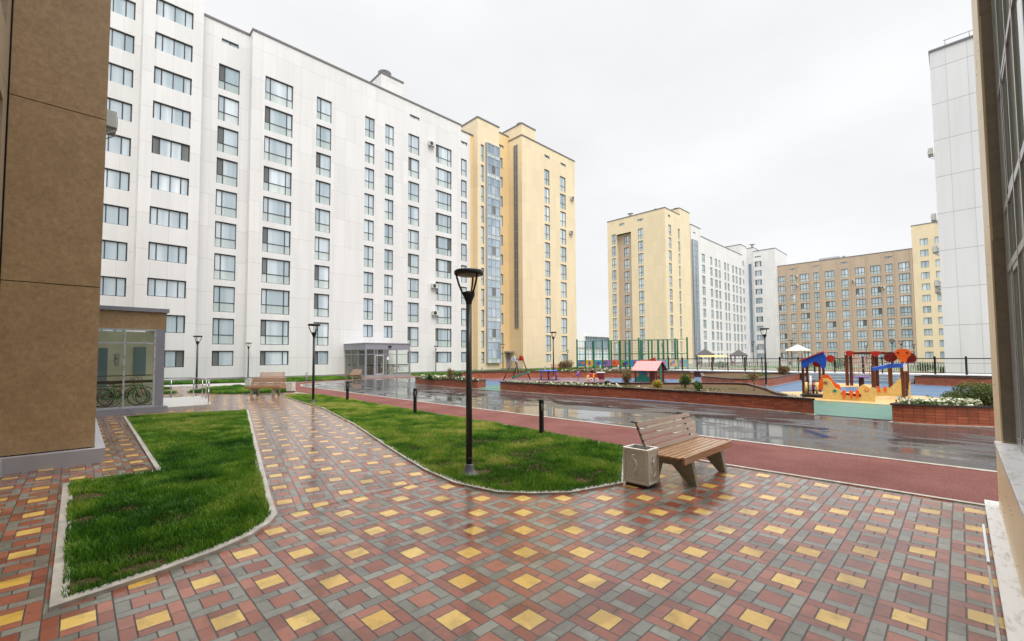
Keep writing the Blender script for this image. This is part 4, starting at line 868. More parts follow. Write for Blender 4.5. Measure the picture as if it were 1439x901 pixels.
for px,lab in ((825,'pale bollard on the far brick wall left of the toy train'),(843.5,'pale bollard on the far brick wall right of the toy train'),(869,'pale bollard on the far brick wall left of the playhouse'),(766.5,'pale bollard behind the blue frame table'),(507,'pale bollard beside the stone bench near the porch')):
    p=G(px,523 if px>600 else 533); wps.append((p.x,p.y,0,lab))
for i,(x,y,z,lab) in enumerate(wps):
    o=wp if i==0 else copy_tree(wp); o.location=(x,y,z); o['label']=lab
# ------------------------------------------------------------------ benches and bins
def make_bench():
    r=empty('park_bench',(0,0,0),0,None,'bench','wooden park benches')
    W=1.9   # local x along the bench, front towards -y
    prof=[(-.44,0),(-.33,0),(-.06,.27),(.13,.27),(.20,0),(.34,0),(.30,.40),(-.36,.40)]
    for x in (.33,W-.42):
        mb=MB(); mb.prism([(a,b) for a,b in prof],'x',x,x+.09); mb.build('support',M['concrete_leg'],r,bevel=.008)
    for x in (.10,W-.16):
        mb=MB(); mb.bar((x,-.40,.425),(x,.26,.415),.05,.02); mb.bar((x,.22,.42),(x,.42,.90),.05,.018); mb.bar((x,.40,.895),(x,.50,.905),.05,.018); mb.build('bracket',M['black_metal'],r)
    for y in (-.30,-.205,-.11,-.015,.08,.175):
        mb=MB(); mb.obox((W/2,y,.448+.0*y),(W,.075,.035)); mb.build('seat_slat',M['slat_seat'],r,bevel=.005)
    mb=MB(); mb.obox((W/2,-.395,.425),(W,.04,.11)); mb.build('seat_slat',M['slat_seat'],r,bevel=.006)
    for k,(y,z) in enumerate(((.225,.50),(.262,.59),(.30,.68),(.338,.77),(.378,.865))):
        R=Matrix.Rotation(math.radians(-22),3,'X'); mb=MB(); mb.obox((W/2,y-.03,z),(W,.032,.072),R); mb.build('back_slat',M['slat_back'],r,bevel=.005)
    mb=MB()
    for x in (.06,.14,W-.20,W-.12):
        for y,z in ((.225,.50),(.262,.59),(.30,.68),(.338,.77),(.378,.865)): mb.lathe([(.008,0),(.006,.003)],(x,y-.052,z),8); 
    mb.build('bolts',M['steel'],r)
    mb=MB()
    for x in (.30,.37,W-.41,W-.35): mb.obox((x,-.417,.425),(.014,.006,.014))
    mb.build('bolts',M['steel'],r)
    return r
M['concrete_leg']=simple('bench_concrete_support',(.25,.225,.165,1),.5,nscale=12,namt=.2,bump=.3)
bench0=make_bench(); bench0.location=(6.32,3.27,0); bench0['label']='nearest wooden bench with wet slats beside the carved bin'
def put_bench(x,y,rz,lab):
    o=copy_tree(bench0); o.location=(x,y,0); o.rotation_euler=(0,0,rz); o['label']=lab
put_bench(6.65,27.1,math.radians(-44),'far wooden bench facing the camera with a bin at its right end')
p=G(362,540.3); put_bench(p.x,p.y,math.radians(-44),'far wooden bench standing behind another bench, only its backrest showing')
p=G(503,533); put_bench(p.x-.3,p.y+1.2,math.radians(-90),'bench seen end-on left of the entrance porch')
p=G(776,521); put_bench(p.x,p.y,math.radians(-10),'wooden bench in front of the yellow block behind the far brick wall')
def make_bin():
    r=empty('litter_bin',(0,0,0),0,None,'litter bin','moulded concrete litter bins')
    hx,hy,h=.165,.20,.57
    mb=MB(); t=.035
    mb.box(-hx,hx,-hy,-hy+t,.045,h); mb.box(-hx,hx,hy-t,hy,.045,h); mb.box(-hx,-hx+t,-hy+t,hy-t,.045,h); mb.box(hx-t,hx,-hy+t,hy-t,.045,h); mb.box(-hx+t,hx-t,-hy+t,hy-t,.045,.08)
    mb.build('body',M['bin'],r,bevel=.006)
    mb=MB(); mb.box(-hx+.02,hx-.02,-hy+.02,hy-.02,-.005,.044); mb.build('foot',M['dark_pole'],r)
    mb=MB()
    for s in (-1,1):   # raised frame around each face
        for (a0,a1,z0,z1) in ((-hy,-hy+.03,.05,h),(hy-.03,hy,.05,h),(-hy+.03,hy-.03,.05,.085),(-hy+.03,hy-.03,h-.035,h)):
            x0,x1=(hx,hx+.012) if s>0 else (-hx-.012,-hx); mb.box(x0,x1,a0,a1,z0,z1)
        for (a0,a1,z0,z1) in ((-hx,-hx+.03,.05,h),(hx-.03,hx,.05,h),(-hx+.03,hx-.03,.05,.085),(-hx+.03,hx-.03,h-.035,h)):
            y0,y1=(hy,hy+.012) if s>0 else (-hy-.012,-hy); mb.box(a0,a1,y0,y1,z0,z1)
    mb.build('border',M['bin_relief'],r,bevel=.005)
    mb=MB(); mb.box(-hx+.036,hx-.036,-hy+.036,hy-.036,.42,.43); mb.build('liner',M['dark'],r)
    # carved sea horse on the long faces, an anchor on the short ones
    S=[(.00,.455),(.03,.47),(.045,.445),(.03,.415),(.00,.39),(-.03,.35),(-.035,.30),(-.01,.255),(.02,.215),(.025,.175),(.0,.145),(-.03,.15),(-.04,.18),(-.02,.195)]
    rr=[.012,.020,.022,.020,.020,.026,.028,.026,.022,.018,.014,.012,.010,.007]
    for s in (-1,1):
        mb=MB(); mb.tube([(s*(hx+.004),a,z) for a,z in S],rr,8); mb.tube([(s*(hx+.004),.03,.45),(s*(hx+.004),.075,.435)],[.012,.006],6)
        for k in range(4): mb.tube([(s*(hx+.003),-.04+.01*k,.37-.035*k),(s*(hx+.004),-.075+.008*k,.385-.035*k)],[.010,.004],6)
        mb.tube([(s*(hx+.003),.0,.30),(s*(hx+.004),.04,.32),(s*(hx+.004),.06,.36)],[.010,.008,.004],6)
        mb.build('sea_horse_relief',M['bin_relief'],r)
        mb=MB(); y=s*(hy+.004)
        mb.tube([(0,y,.16),(0,y,.42)],.012,8); mb.tube([(-.045,y,.375),(.045,y,.375)],.010,8); mb.tube([(.022*math.cos(t*.6),y,.445+.022*math.sin(t*.6)) for t in range(11)],.006,6)
        mb.tube([(-.08,y,.23),(-.06,y,.18),(0,y,.15),(.06,y,.18),(.08,y,.23)],[.006,.012,.014,.012,.006],8); mb.tube([(.03,y+.002*s,.40),(-.02,y+.006*s,.33),(.025,y+.006*s,.26),(-.02,y+.004*s,.2)],.007,6)
        mb.build('anchor_relief',M['bin_relief'],r)
    return r
bin0=make_bin(); bin0.location=(6.20,3.49,0); bin0['label']='nearest pale bin with sea horse and anchor reliefs by the nearest bench'
p=G(407,551)
for x,y,rz,lab in ((p.x+.1,p.y+.1,-.78,'pale litter bin at the right end of the far wooden benches'),(*G(350,544)[:2],-.78,'pale litter bin behind the left end of the far wooden benches'),(*G(548,528.5)[:2],0,'pale litter bin in front of the entrance porch')):
    o=copy_tree(bin0); o.location=(x,y,0); o.rotation_euler=(0,0,rz); o['label']=lab
# ------------------------------------------------------------------ brick planters
def planter(poly,h,label,bm='brick',wall=.13,soil=True,group='brick planters around the playground'):
    A=sum(poly[i][0]*poly[(i+1)%len(poly)][1]-poly[(i+1)%len(poly)][0]*poly[i][1] for i in range(len(poly)))
    if A<0: poly=poly[::-1]
    r=empty('brick_planter',(poly[0][0],poly[0][1],0),0,label,'planter',group)
    mb=MB(); strip(mb,poly,0,wall,-.03,h-.045,True); mb.build('brick_wall',M[bm],r,L,world=True)
    mb=MB(); strip(mb,poly,-.035,wall+.03,h-.044,h,True,uv=False); mb.build('coping',M['cap'],r,L,world=True)
    inner=offset_path(poly,wall-.01,True); mb=MB(); mb.face([(x,y,h-.10) for x,y in inner]); mb.build('soil',M['soil'],r,L,world=True)
    mb=MB(); strip(mb,poly,-.07,-.005,-.02,.03,True,uv=False); mb.build('footing',M['kerb'],r,L,world=True)
    return inner
PH=.53
def arc(pts,n=4):
    # smooth a polyline (Catmull-Rom)
    out=[]; P=[pts[0]]+pts+[pts[-1]]
    for i in range(1,len(P)-2):
        for k in range(n):
            t=k/n; a,b,c,d=[Vector(q) for q in P[i-1:i+3]]
            q=.5*((2*b)+(-a+c)*t+(2*a-5*b+4*c-d)*t*t+(-a+3*b-3*c+d)*t**3); out.append((q.x,q.y))
    out.append(pts[-1]); return out
front1=arc([(17.70,18.95),(17.72,15.8),(17.85,13),(18.05,10),(17.9,7.5),(17.75,5.4),(17.5,3.95),(17.28,3.45)])
back1=arc([(17.35,3.55),(19.3,4.85),(21.6,5.9),(23.6,7.0),(24.9,7.9),(24.3,9.5),(21.9,12.2),(19.9,15.5),(17.8,19.0)],3)
pl1=planter(front1+back1[1:-1],PH,'long curved brick planter with white flowers and small shrubs, middle of the picture')
pl2=planter([(17.75,28.15),(17.6,26.4),(17.45,21.75),(17.7,21.0),(18.9,21.6),(19.4,24),(18.6,28.4)],PH,'brick planter with flowers left of the green entrance, behind the lamp post')
pl3=planter(arc([(16.82,1.43),(16.95,.7),(17.4,-.3),(18.3,-1.9),(19.5,-4)],3)+[(24,-5),(22.5,-1.5),(18.2,1.2)],.56,'near brick planter with juniper and white flowers at the right, stacked bricks','brick_stack')
far1=arc([(24.5,31.5),(27.4,29.7),(32.1,26.2),(34.6,22.3),(35.6,19),(36.4,15.5)],3)
pl4=planter(far1+[(39.5,17),(39,23),(36,28),(30,32.5),(26,33)],PH+.06,'long far brick planter behind the swing and the toy train','brick_orange')
wedge=arc([(39.9,8.75),(36,8.6),(31.5,8.4),(29.2,8.9),(28.6,9.8)],3)
pl5=planter(wedge+[(31,12.6),(36.3,14.9),(40.3,13.8)],PH+.04,'wedge shaped brick planter left of the blue playground floor','brick_orange')
pl6=planter([(38.8,2.1),(38.1,.6),(38.0,-.3),(38.2,-3),(40.6,-3),(40.6,1.9)],PH+.06,'far brick planter under the railing at the right','brick_orange')
# steps and the raised edge that carries the railing
mb=MB()
for i in range(3): mb.box(39.3+i*.5,40.85,2.2,8.4,-.02+(.0),.19*(i+1)-.0)
tag(mb.build('playground_steps',simple('step_stone',(.25,.29,.32,1),.35,nscale=4)),kind='structure')
wl=empty('retaining_wall',(40.9,-8,0),0,'low pale concrete edge under the black railing','wall')
mb=MB(); mb.box(40.9,41.9,-14,21.8,-.02,.55); mb.build('wall_body',M['brick_orange'],wl,L,world=True)
mb=MB(); mb.box(40.8,42.0,-14,21.9,.553,.62); mb.build('coping',simple('pale_coping',(.5,.52,.55,1),.3,nscale=2),wl,L,world=True)
mb=MB(); mb.face([(42.0,-40,.58),(140,-40,.58),(140,21.8,.58),(42,21.8,.58)]) ; 
tag(sheet('terrace',[(42.0,-60),(48,-60),(48,21.8),(42,21.8)],.50,M['concrete']))
rl=empty('railing',(41.5,-14,.62),0,'long black metal railing with thin pale balusters behind the playground','railing')
posts=[PX(px,515,41.5).y for px in (920,940,959,980,1001,1023,1047,1071,1096,1122,1145,1173,1213,1240,1269.5,1314,1358,1397)]+[-5.3,-7.5]
for i,y in enumerate(posts):
    mb=MB(); wd=.055 if i%2==0 or i>13 else .035; mb.box(-wd,wd,-wd,wd,0,1.22); mb.build('post',M['black_metal'],rl,(0,y+14,0))
mb=MB(); y0,y1=min(posts)+14,max(posts)+14; mb.box(-.03,.03,y0,y1,1.04,1.10); mb.box(-.02,.02,y0,y1,.10,.13); mb.build('rail',M['black_metal'],rl)
mb=MB(); y=y0
while y<y1: mb.box(-.010,.010,y-.010,y+.010,.13,1.04); y+=.125
mb.build('balusters',M['ac'],rl)
# ------------------------------------------------------------------ foliage
def leaf_cloud(pts,size,rg,shape=(1,.55),tone=None):
    # one small bent leaf (two triangles) per point
    n=len(pts); P=np.asarray(pts,float); a=rg.normal(size=(n,3)); a/=np.linalg.norm(a,axis=1)[:,None]; b=rg.normal(size=(n,3)); b-=a*(a*b).sum(1)[:,None]; b/=np.linalg.norm(b,axis=1)[:,None]
    s=size*rg.uniform(.6,1.4,(n,1)); V=np.empty((n,4,3)); V[:,0]=P-a*s*.5; V[:,1]=P+b*s*shape[1]*.5; V[:,2]=P+a*s*.5; V[:,3]=P-b*s*shape[1]*.5
    c=np.cross(a,b); V[:,1]+=c*s*.12; V[:,3]+=c*s*.12
    return V
def leaves_mesh(name,groups,mats):
    # groups: list of (V,tone,mat index)
    V=np.concatenate([g[0].reshape(-1,3) for g in groups]); n=sum(len(g[0]) for g in groups); me=bpy.data.meshes.new(name)
    me.vertices.add(len(V)); me.vertices.foreach_set('co',V.ravel()); me.loops.add(n*4); me.loops.foreach_set('vertex_index',np.arange(n*4,dtype=np.int32)); me.polygons.add(n); me.polygons.foreach_set('loop_start',(np.arange(n)*4).astype(np.int32))
    at=me.attributes.new('tone','FLOAT','POINT'); at.data.foreach_set('value',np.concatenate([np.repeat(np.broadcast_to(g[1],len(g[0])),4) for g in groups]).astype(np.float32))
    me.update(calc_edges=True)
    for m in mats: me.materials.append(m)
    me.polygons.foreach_set('material_index',np.concatenate([np.full(len(g[0]),g[2]) for g in groups]).astype(np.int32)); return me
def shrub(x,y,z,rx,rz_,n,size,mat,label,seed,cat='shrub',lobes=7,name='shrub',group=None,flat=1.0):
    rg=np.random.default_rng(seed); r=empty(name,(x,y,z),0,label,cat,group)
    C=[]; 
    for k in range(lobes):
        t=rg.uniform(0,2*PI); q=rg.uniform(.15,.6); C.append((math.cos(t)*rx*q,math.sin(t)*rx*q,rz_*rg.uniform(.35,.8),rx*rg.uniform(.35,.6)))
    pts=[];tn=[]
    for c in C:
        m=n//lobes; d=rg.normal(size=(m,3)); d/=np.linalg.norm(d,axis=1)[:,None]; rad=rg.uniform(.55,1.08,(m,1)); p=np.array(c[:3])+d*rad*np.array([c[3],c[3],c[3]*flat*rz_/rx*.9]); pts.append(p); tn.append(np.clip(.35+.35*d[:,2]*0+rg.normal(0,.2,m)+rg.uniform(-.2,.3),0,1))
    P=np.concatenate(pts); T=np.concatenate(tn); k=P[:,2]>.01; P=P[k];T=T[k]
    o=bpy.data.objects.new('foliage',leaves_mesh('foliage',[(leaf_cloud(P,size,rg),T,0)],[mat])); COL.objects.link(o); o.parent=r
    mb=MB()
    for k in range(5):
        t=2*PI*k/5+rg.uniform(0,1); mb.tube([(0,0,-.05),(math.cos(t)*rx*.2,math.sin(t)*rx*.2,rz_*.35),(math.cos(t)*rx*.45,math.sin(t)*rx*.45,rz_*.75)],[.014,.010,.004],5)
    mb.build('stem',M['bark'],r); return r
def sapling(x,y,z,h,n,size,mat,label,seed,group='saplings in the planters'):
    rg=np.random.default_rng(seed); r=empty('sapling',(x,y,z),0,label,'young tree',group); mb=MB(); pts=[]
    mb.tube([(0,0,-.05),(.02,.01,h*.5),(0,0,h)],[.014,.010,.004],6)
    for k in range(9):
        t=rg.uniform(0,2*PI); zb=h*rg.uniform(.25,.85); l=h*rg.uniform(.15,.32); e=(math.cos(t)*l*.7,math.sin(t)*l*.7,zb+l*.8); mb.tube([(0,0,zb),e],[.006,.002],4)
        for q in range(n//9): s=rg.uniform(.3,1.1); pts.append((e[0]*s+rg.normal(0,.03),e[1]*s+rg.normal(0,.03),zb+(e[2]-zb)*s+rg.normal(0,.03)))
    o=bpy.data.objects.new('foliage',leaves_mesh('foliage',[(leaf_cloud(pts,size,rg),rg.uniform(0,1,len(pts)),0)],[mat])); COL.objects.link(o); o.parent=r; mb.build('trunk',M['bark'],r); return r
def flowers(path_pts,z,width,dens,seed,label,petal=True,hh=.13,size=.045):
    rg=np.random.default_rng(seed); Lf=[];Pt=[]
    for (x0,y0),(x1,y1) in zip(path_pts[:-1],path_pts[1:]):
        l=math.hypot(x1-x0,y1-y0); n=int(l*dens)
        for i in range(n):
            t=rg.random(); cx,cy=x0+(x1-x0)*t+rg.normal(0,width/2.5),y0+(y1-y0)*t+rg.normal(0,width/2.5)
            hgt=hh*rg.uniform(.4,1.2)
            for q in range(9): Lf.append((cx+rg.normal(0,.06),cy+rg.normal(0,.06),z+abs(rg.normal(0,.5))*hgt))
            if petal and rg.random()<.55:
                for q in range(4): Pt.append((cx+rg.normal(0,.028),cy+rg.normal(0,.028),z+hgt*1.0+rg.normal(0,.02)))
    g=[(leaf_cloud(Lf,size*1.2,rg),np.clip(rg.normal(.6,.25,len(Lf)),0,1),0)]
    if Pt: g.append((leaf_cloud(Pt,size*1.15,rg,(1,.9)),rg.uniform(.3,1,len(Pt)),1))
    o=bpy.data.objects.new('flower_bed',leaves_mesh('flower_bed',g,[M['leaf'],M['petal']])); COL.objects.link(o); return tag(o,label,'flowers',kind='stuff')
zs=PH-.10
fl=[(18.05,18.6),(18.05,15.8),(18.2,13),(18.4,11.2)]
flowers(fl,zs,.30,34,1,'white flowers along the front of the long brick planter',hh=.17,size=.062)
flowers([(18.4,10.6),(18.35,9.8)],zs,.2,10,2,'sparse white flowers in the middle of the long planter'); flowers([(18.2,7.6),(18.0,6.4)],zs,.2,8,3,'few white flowers right of the middle of the long planter'); flowers([(17.75,4.3),(17.65,3.9)],zs,.12,60,4,'white flower clump at the right tip of the long planter')
flowers([(17.85,27.6),(17.8,25.5),(17.9,22.8),(17.9,21.6)],zs,.45,30,5,'pale flowers in the left brick planter',hh=.24,size=.08)
flowers([(17.15,1.25),(17.35,.7),(17.6,.15),(17.9,-.3)],.46,.16,170,6,'dense white petunias in the near right planter',hh=.2,size=.065)
flowers([(30.5,27.8),(33.3,25.3),(35.3,22.5)],.5,.3,14,7,'pale flowers on the far brick planter behind the swing',hh=.25,size=.07)
flowers([(18.8,16.5),(19.2,13),(19.6,11)],zs,.5,16,8,'low green plants in the long brick planter',petal=False,hh=.16)
flowers([(19.8,9.6),(20.6,7.9),(21.4,6.9)],zs,.45,13,9,'ground cover on the right part of the long planter',petal=False,hh=.12)
flowers([(32,10),(35,10.6),(38,10.6)],.48,.7,10,10,'low plants in the wedge shaped planter',petal=False,hh=.2,size=.07)
flowers([(37.5,18.5),(37,23),(33,28.5)],.5,.9,14,12,'low green plants on the far brick planter',petal=False,hh=.3,size=.09)
def at_planter(px,py,z=zs): p=G(px,py,z); return p.x,p.y
for i,(px,py,rx,h,mat,lab) in enumerate(((881,541,.24,.75,'leaf_red','tall reddish green shrub in the long planter left of the playhouse'),(924,545,.17,.33,'leaf_yel','small golden shrub in the long planter below the playhouse'),(963,545,.26,.62,'leaf','round dark green shrub in the long planter right of the playhouse'),(983,549,.17,.36,'leaf','small green shrub right of the round dark one'),(853,541,.14,.2,'leaf','low dark shrub in the flowers of the long planter'),(1058,536,.22,.45,'leaf_red','thin reddish shrub at the back of the long planter'))):
    x,y=at_planter(px,py); shrub(x,y,zs,rx*1.45,h*.95,2200,.05,M[mat],lab,40+i,lobes=9)
x,y=at_planter(1060,549); sapling(x,y,zs,1.05,110,.055,M['leaf_red'],'bare thin sapling standing in the right part of the long planter',60)
x,y=at_planter(881,540); sapling(x,y,zs,.95,120,.05,M['leaf_red'],'thin young tree left of the playhouse',61)
for i,(px,py,h,lab) in enumerate(((604,534,.45,'thin green plant at the left of the left brick planter'),(634,535,.75,'tallest twiggy plant in the left brick planter'),(645,535,.5,'leafy plant near the right end of the left brick planter'))):
    x,y=at_planter(px,py); shrub(x+.2,y+.3,zs,.35,h,900,.06,M['leaf_red' if i==1 else 'leaf'],lab,70+i,lobes=8)
shrub(18.7,-.5,.46,.80,.58,13000,.04,M['leaf_dark'],'wide spreading juniper in the near right planter',80,'shrub',16)
shrub(18.3,.15,.46,.42,.36,5000,.035,M['leaf_dark'],'low juniper behind the petunias in the near right planter',81,'shrub',10)
shrub(20.6,-.95,.46,.45,.62,3500,.045,M['leaf_red'],'reddish bush behind the juniper in the near right planter',82,'shrub',10)
x,y=G(1115,527,.5)[:2]; shrub(39.0,9.6,.5,.55,.6,1200,.09,M['leaf_red'],'dark spiky bush at the right end of the wedge planter',83)
x,y=G(795,517,.5)[:2]; shrub(x,y,.4,1.1,1.0,2200,.12,M['leaf_red'],'brownish bush in front of the right part of the yellow block',84)
# ------------------------------------------------------------------ playground
gp='playground pieces'
# A-frame swing
sw=empty('balance_swing',(26,25.8,0),0,'timber balance swing with green board, grey and red caps','swing')
def W(px,py,X): 
    q=PX(px,py,X); return (q.x-26,q.y-25.8,q.z)
for i,(a,b,X,X2) in enumerate(((( 707,535),(719.5,507),25.3,25.9),((731.5,530),(724,507),27.0,25.9),((720,533),(729,506),25.9,26.5),((745.6,534.5),(735,506),26.7,26.5))):
    pa=G(*a); mb=MB(); mb.tube([(pa.x-26,pa.y-25.8,-.02),W(*b,X2)],.05,8); mb.build('leg',M['play_wood'],sw)
for (px,py,X,mt) in ((721.5,504.5,25.9,'metal_light'),(732.5,503.5,26.5,'red')):
    c=W(px,py,X); mb=MB(); mb.prism([(c[1]-.30,c[2]-.2),(c[1]+.30,c[2]-.2),(c[1]+.22,c[2]+.10),(c[1]+.1,c[2]+.22),(c[1]-.1,c[2]+.22),(c[1]-.22,c[2]+.10)],'x',c[0]-.04,c[0]+.04); mb.build('cap',M[mt],sw)
mb=MB(); a=W(721.5,505,25.9);b=W(732.5,504,26.5); mb.tube([a,b],.045,8); mb.build('crossbar',M['play_wood'],sw)
mb=MB(); a=W(721.5,531,26.1);b=W(743,523,26.3); mb.bar(a,b,.35,.10); mb.bar((a[0],a[1],a[2]+.1),(a[0]+.02,a[1]-.3,a[2]+.16),.3,.06); mb.build('board',M['green'],sw)
mb=MB()
for t in (.2,.45,.7): mb.tube([(a[0]*(1-t)+b[0]*t,a[1]*(1-t)+b[1]*t,a[2]*(1-t)+b[2]*t),(W(727,505,26.2))],.012,5)
mb.build('chain',M['metal_light'],sw)
# blue frame table
tb=empty('play_table',(28.4,24.4,0),0,'blue framed play table with orange bars','play equipment')
for i in range(3):
    for j in range(2): mb=MB(); mb.tube([(-.55+.55*i,.5-.5*2*j*.6,0),(-.55+.55*i,.5-.6*j,.78)],.03,8); mb.build('leg',M['blue'],tb)
mb=MB(); mb.lathe([(.62,.74),(.68,.76),(.68,.80),(.62,.82)],(0,.2,0),20); mb.build('table_top',M['blue'],tb)
mb=MB()
for z in (.2,.42,.60): mb.box(-.55,.55,-.12,-.08,z,z+.05); mb.box(-.55,.55,.48,.52,z,z+.05)
mb.build('bar',M['orange'],tb); mb=MB(); mb.box(-.8,.8,-.4,.8,.0,.04); mb.build('base',M['black_metal'],tb)
tb.rotation_euler=(0,0,math.radians(-45)); tb.scale=(1.15,1.15,1)
# toy train
tt=empty('toy_train',(29.4,20.7,0),math.radians(-45),'red toy train with round wheels and a white roofed cab','play equipment')
mb=MB(); mb.box(-.25,.35,-.22,.22,.22,.62); mb.build('boiler',M['red'],tt,bevel=.03)
mb=MB(); mb.box(.42,.92,-.26,.26,.12,.66); mb.build('cab',M['darkred'],tt); mb=MB(); mb.box(.36,.98,-.32,.32,.66,.72); mb.build('roof',M['white_paint'],tt)
mb=MB(); mb.lathe([(.07,.62),(.07,.78),(.12,.84),(.12,.88),(.02,.885)],(.0,0,0),14); mb.build('funnel',M['black_metal'],tt)
mb=MB(); mb.prism([(-.50,.12),(-.25,.12),(-.25,.5),(-.42,.45)],'y',-.18,.18); mb.build('nose',M['cream'],tt)
for x in (-.12,.32):
    for sgn in (-1,1):
        mb=MB(); mb.lathe([(.14,-.02),(.14,.02)],(0,0,0),18); mb.lathe([(.07,-.035),(.07,.035)],(0,0,0),14,1); o=mb.build('wheel',[M['white_paint'],M['red']],tt,(x,sgn*.25,.14)); o.rotation_euler=(PI/2,0,0)
mb=MB(); mb.box(.02,.12,-.235,-.225,.25,.6); mb.build('stripe',M['yellow'],tt)
# small rocking figure beside it
p=G(812.5,534); rk=empty('spring_rider',(p.x,p.y,0),.4,'small dark blue spring rider left of the toy train','play equipment')
mb=MB(); mb.tube([(.06*math.cos(t*.9),.06*math.sin(t*.9),.02*t) for t in range(16)],.012,5); mb.build('spring',M['black_metal'],rk)
mb=MB(); mb.prism([(-.22,.32),(.22,.32),(.28,.50),(.16,.72),(.02,.60),(-.2,.62),(-.28,.45)],'y',-.06,.06); mb.build('body',M['purple'],rk); mb=MB(); mb.box(-.12,.12,-.12,.12,.60,.63); mb.build('seat',M['blue'],rk)
# playhouse
ph=empty('playhouse',(30.9,16.55,0),0,'wooden playhouse with a pink red gable roof and a green post','playhouse')
def Hh(px,py,X): q=PX(px,py,X); return (q.x-30.9,q.y-16.55,q.z)
HX,HY=.55,.85
for x in (-HX,HX):
    for y in (-HY,HY): mb=MB(); mb.box(x-.045,x+.045,y-.045,y+.045,0,1.02); mb.build('post',M['play_wood'],ph)
mb=MB(); mb.prism([(-HX-.32,.88),(0,1.56),(0,1.60),(-HX-.36,.90)],'y',-HY-.2,HY+.15); mb.build('roof_panel',M['pinkroof'],ph)
mb=MB(); mb.prism([(HX+.32,.88),(0,1.56),(0,1.60),(HX+.36,.90)],'y',-HY-.2,HY+.15); mb.build('roof_panel',M['darkred'],ph)
for y in (-HY-.03,HY-.01): mb=MB(); mb.prism([(-HX,.98),(HX,.98),(0,1.52)],'y',y,y+.04); mb.build('gable',M['darkred'],ph)
mb=MB(); mb.box(-.1,.1,-HY-.08,-HY-.035,.0,1.50); mb.build('door_strip',M['green'],ph)
mb=MB(); mb.box(-HX-.02,-HX+.02,-HY+.1,HY-.05,.08,.45); mb.box(-HX-.03,-HX-.022,-HY+.7,HY-.3,.45,.98); mb.build('wall_panel',M['green'],ph)
mb=MB(); mb.box(-HX-.06,-HX-.025,-HY+.1,-HY+.5,.05,.95); mb.box(-HX+.2,HX-.1,-HY-.03,-HY+.01,.08,.5); mb.build('wall_panel',M['darkred'],ph)
mb=MB(); mb.prism([(.0,.62),(.14,.55),(.22,.7),(.12,.86),(-.08,.84)],'x',-HX-.05,-HX-.03); mb.build('panel_shape',M['purple'],ph)
mb=MB(); mb.box(-.6,.75,-HY-.15,HY+.2,0,.05); mb.build('base',M['black_metal'],ph)
mb=MB(); mb.prism([(-.2,0),(.2,0),(.26,.25),(.14,.5),(-.1,.46),(-.24,.3)],'x',1.2,1.25); 
p=G(876,538)
# red round board standing behind the playhouse
q=G(918,529); rb=empty('play_board',(q.x,q.y,0),0,'red rounded play board showing above the playhouse roof','play equipment'); top=PX(915,503,q.x).z
mb=MB(); mb.prism([(.42*math.cos(a*.524)*1.0,top-.42+.42*math.sin(a*.524)) for a in range(12)],'x',-.03,.03); mb.build('board',M['red'],rb)
for y in (-.25,.25): mb=MB(); mb.tube([(0,y,-.02),(0,y,top-.5)],.05,8); mb.build('post',M['play_wood'],rb)
# little orange digger on the wall
p=PX(980,530,36.0); dg=empty('toy_digger',(p.x-2,p.y,0),0,'orange play panel in front of the far brick planter','play equipment')
mb=MB(); mb.prism([(-.6,.0),(.6,.0),(.45,.25),(.25,.28),(.2,.5),(-.3,.5),(-.35,.25),(-.55,.2)],'x',-.25,-.2); o=mb.build('panel',M['yellow'],dg,bevel=.01)
mb=MB(); mb.box(-.27,-.26,-.12,.05,.30,.42); mb.build('window',M['dark'],dg)
# ---- play ship with elephant board
SX,SY=23.65,3.4
sp_=empty('play_ship',(SX,SY,0),0,'wooden play ship with cream side panels, blue roof and an orange elephant board','play equipment')
def S(px,py,X): q=PX(px,py,X); return (q.x-SX,q.y-SY,q.z)
def panel(px_list,X,th,name,mat,parent=sp_,dx=0):
    pts=[S(px,py,X) for px,py in px_list]; mb=MB(); mb.prism([(a[1],a[2]) for a in pts],'x',X-SX+dx,X-SX+dx+th); return mb.build(name,mat,parent,bevel=.006)
# side panel (facing the road) lies in the plane x = XA
XA=23.55
side=[(1156,561.5),(1157,541),(1156,531.5),(1162,532),(1167,534.5),(1170,540),(1173,545),(1179,547),(1184,552.5),(1190,555),(1196,553.5),(1203,555),(1209,553.5),(1213,548),(1220,545),(1227,544.5),(1230,546),(1230,565.5)]
panel(side,XA,.05,'side_panel',M['cream'])
def disc(px,py,X,r,mat,name,dx=-.012,th=.02):
    c=S(px,py,X); mb=MB(); mb.prism([(c[1]+r*math.cos(t*.5236),c[2]+r*math.sin(t*.5236)) for t in range(12)],'x',c[0]+dx,c[0]+dx+th); return mb.build(name,mat,sp_)
disc(1160,538,XA,.085,M['orange'],'porthole'); disc(1160,538,XA,.05,M['green'],'porthole',-.02); disc(1173,549.5,XA,.07,M['green'],'porthole'); disc(1218,548,XA,.08,M['orange'],'porthole'); disc(1218,548,XA,.05,M['cream'],'porthole',-.02)
a=S(1182,551,XA);b=S(1210,557,XA); mb=MB(); mb.prism([(a[1],a[2]-.02),(b[1],a[2]-.05),(b[1],b[2]-.03),(a[1],b[2]+.05)],'x',XA-SX-.006,XA-SX-.001); mb.build('slot',M['darkred'],sp_)
for px in (1186.5,1196.5,1205):
    a=S(px-1.5,549,XA);b=S(px+1.5,560,XA); mb=MB(); y=(a[1]+b[1])/2
    mb.prism([(y-.07,a[2]-.03),(y-.03,a[2]+.02),(y+.03,a[2]+.02),(y+.07,a[2]-.03),(y+.035,b[2]+.02),(y,b[2]-.03),(y-.035,b[2]+.02)],'x',XA-SX-.05,XA-SX-.02); mb.build('handle_board',M['orange'],sp_)
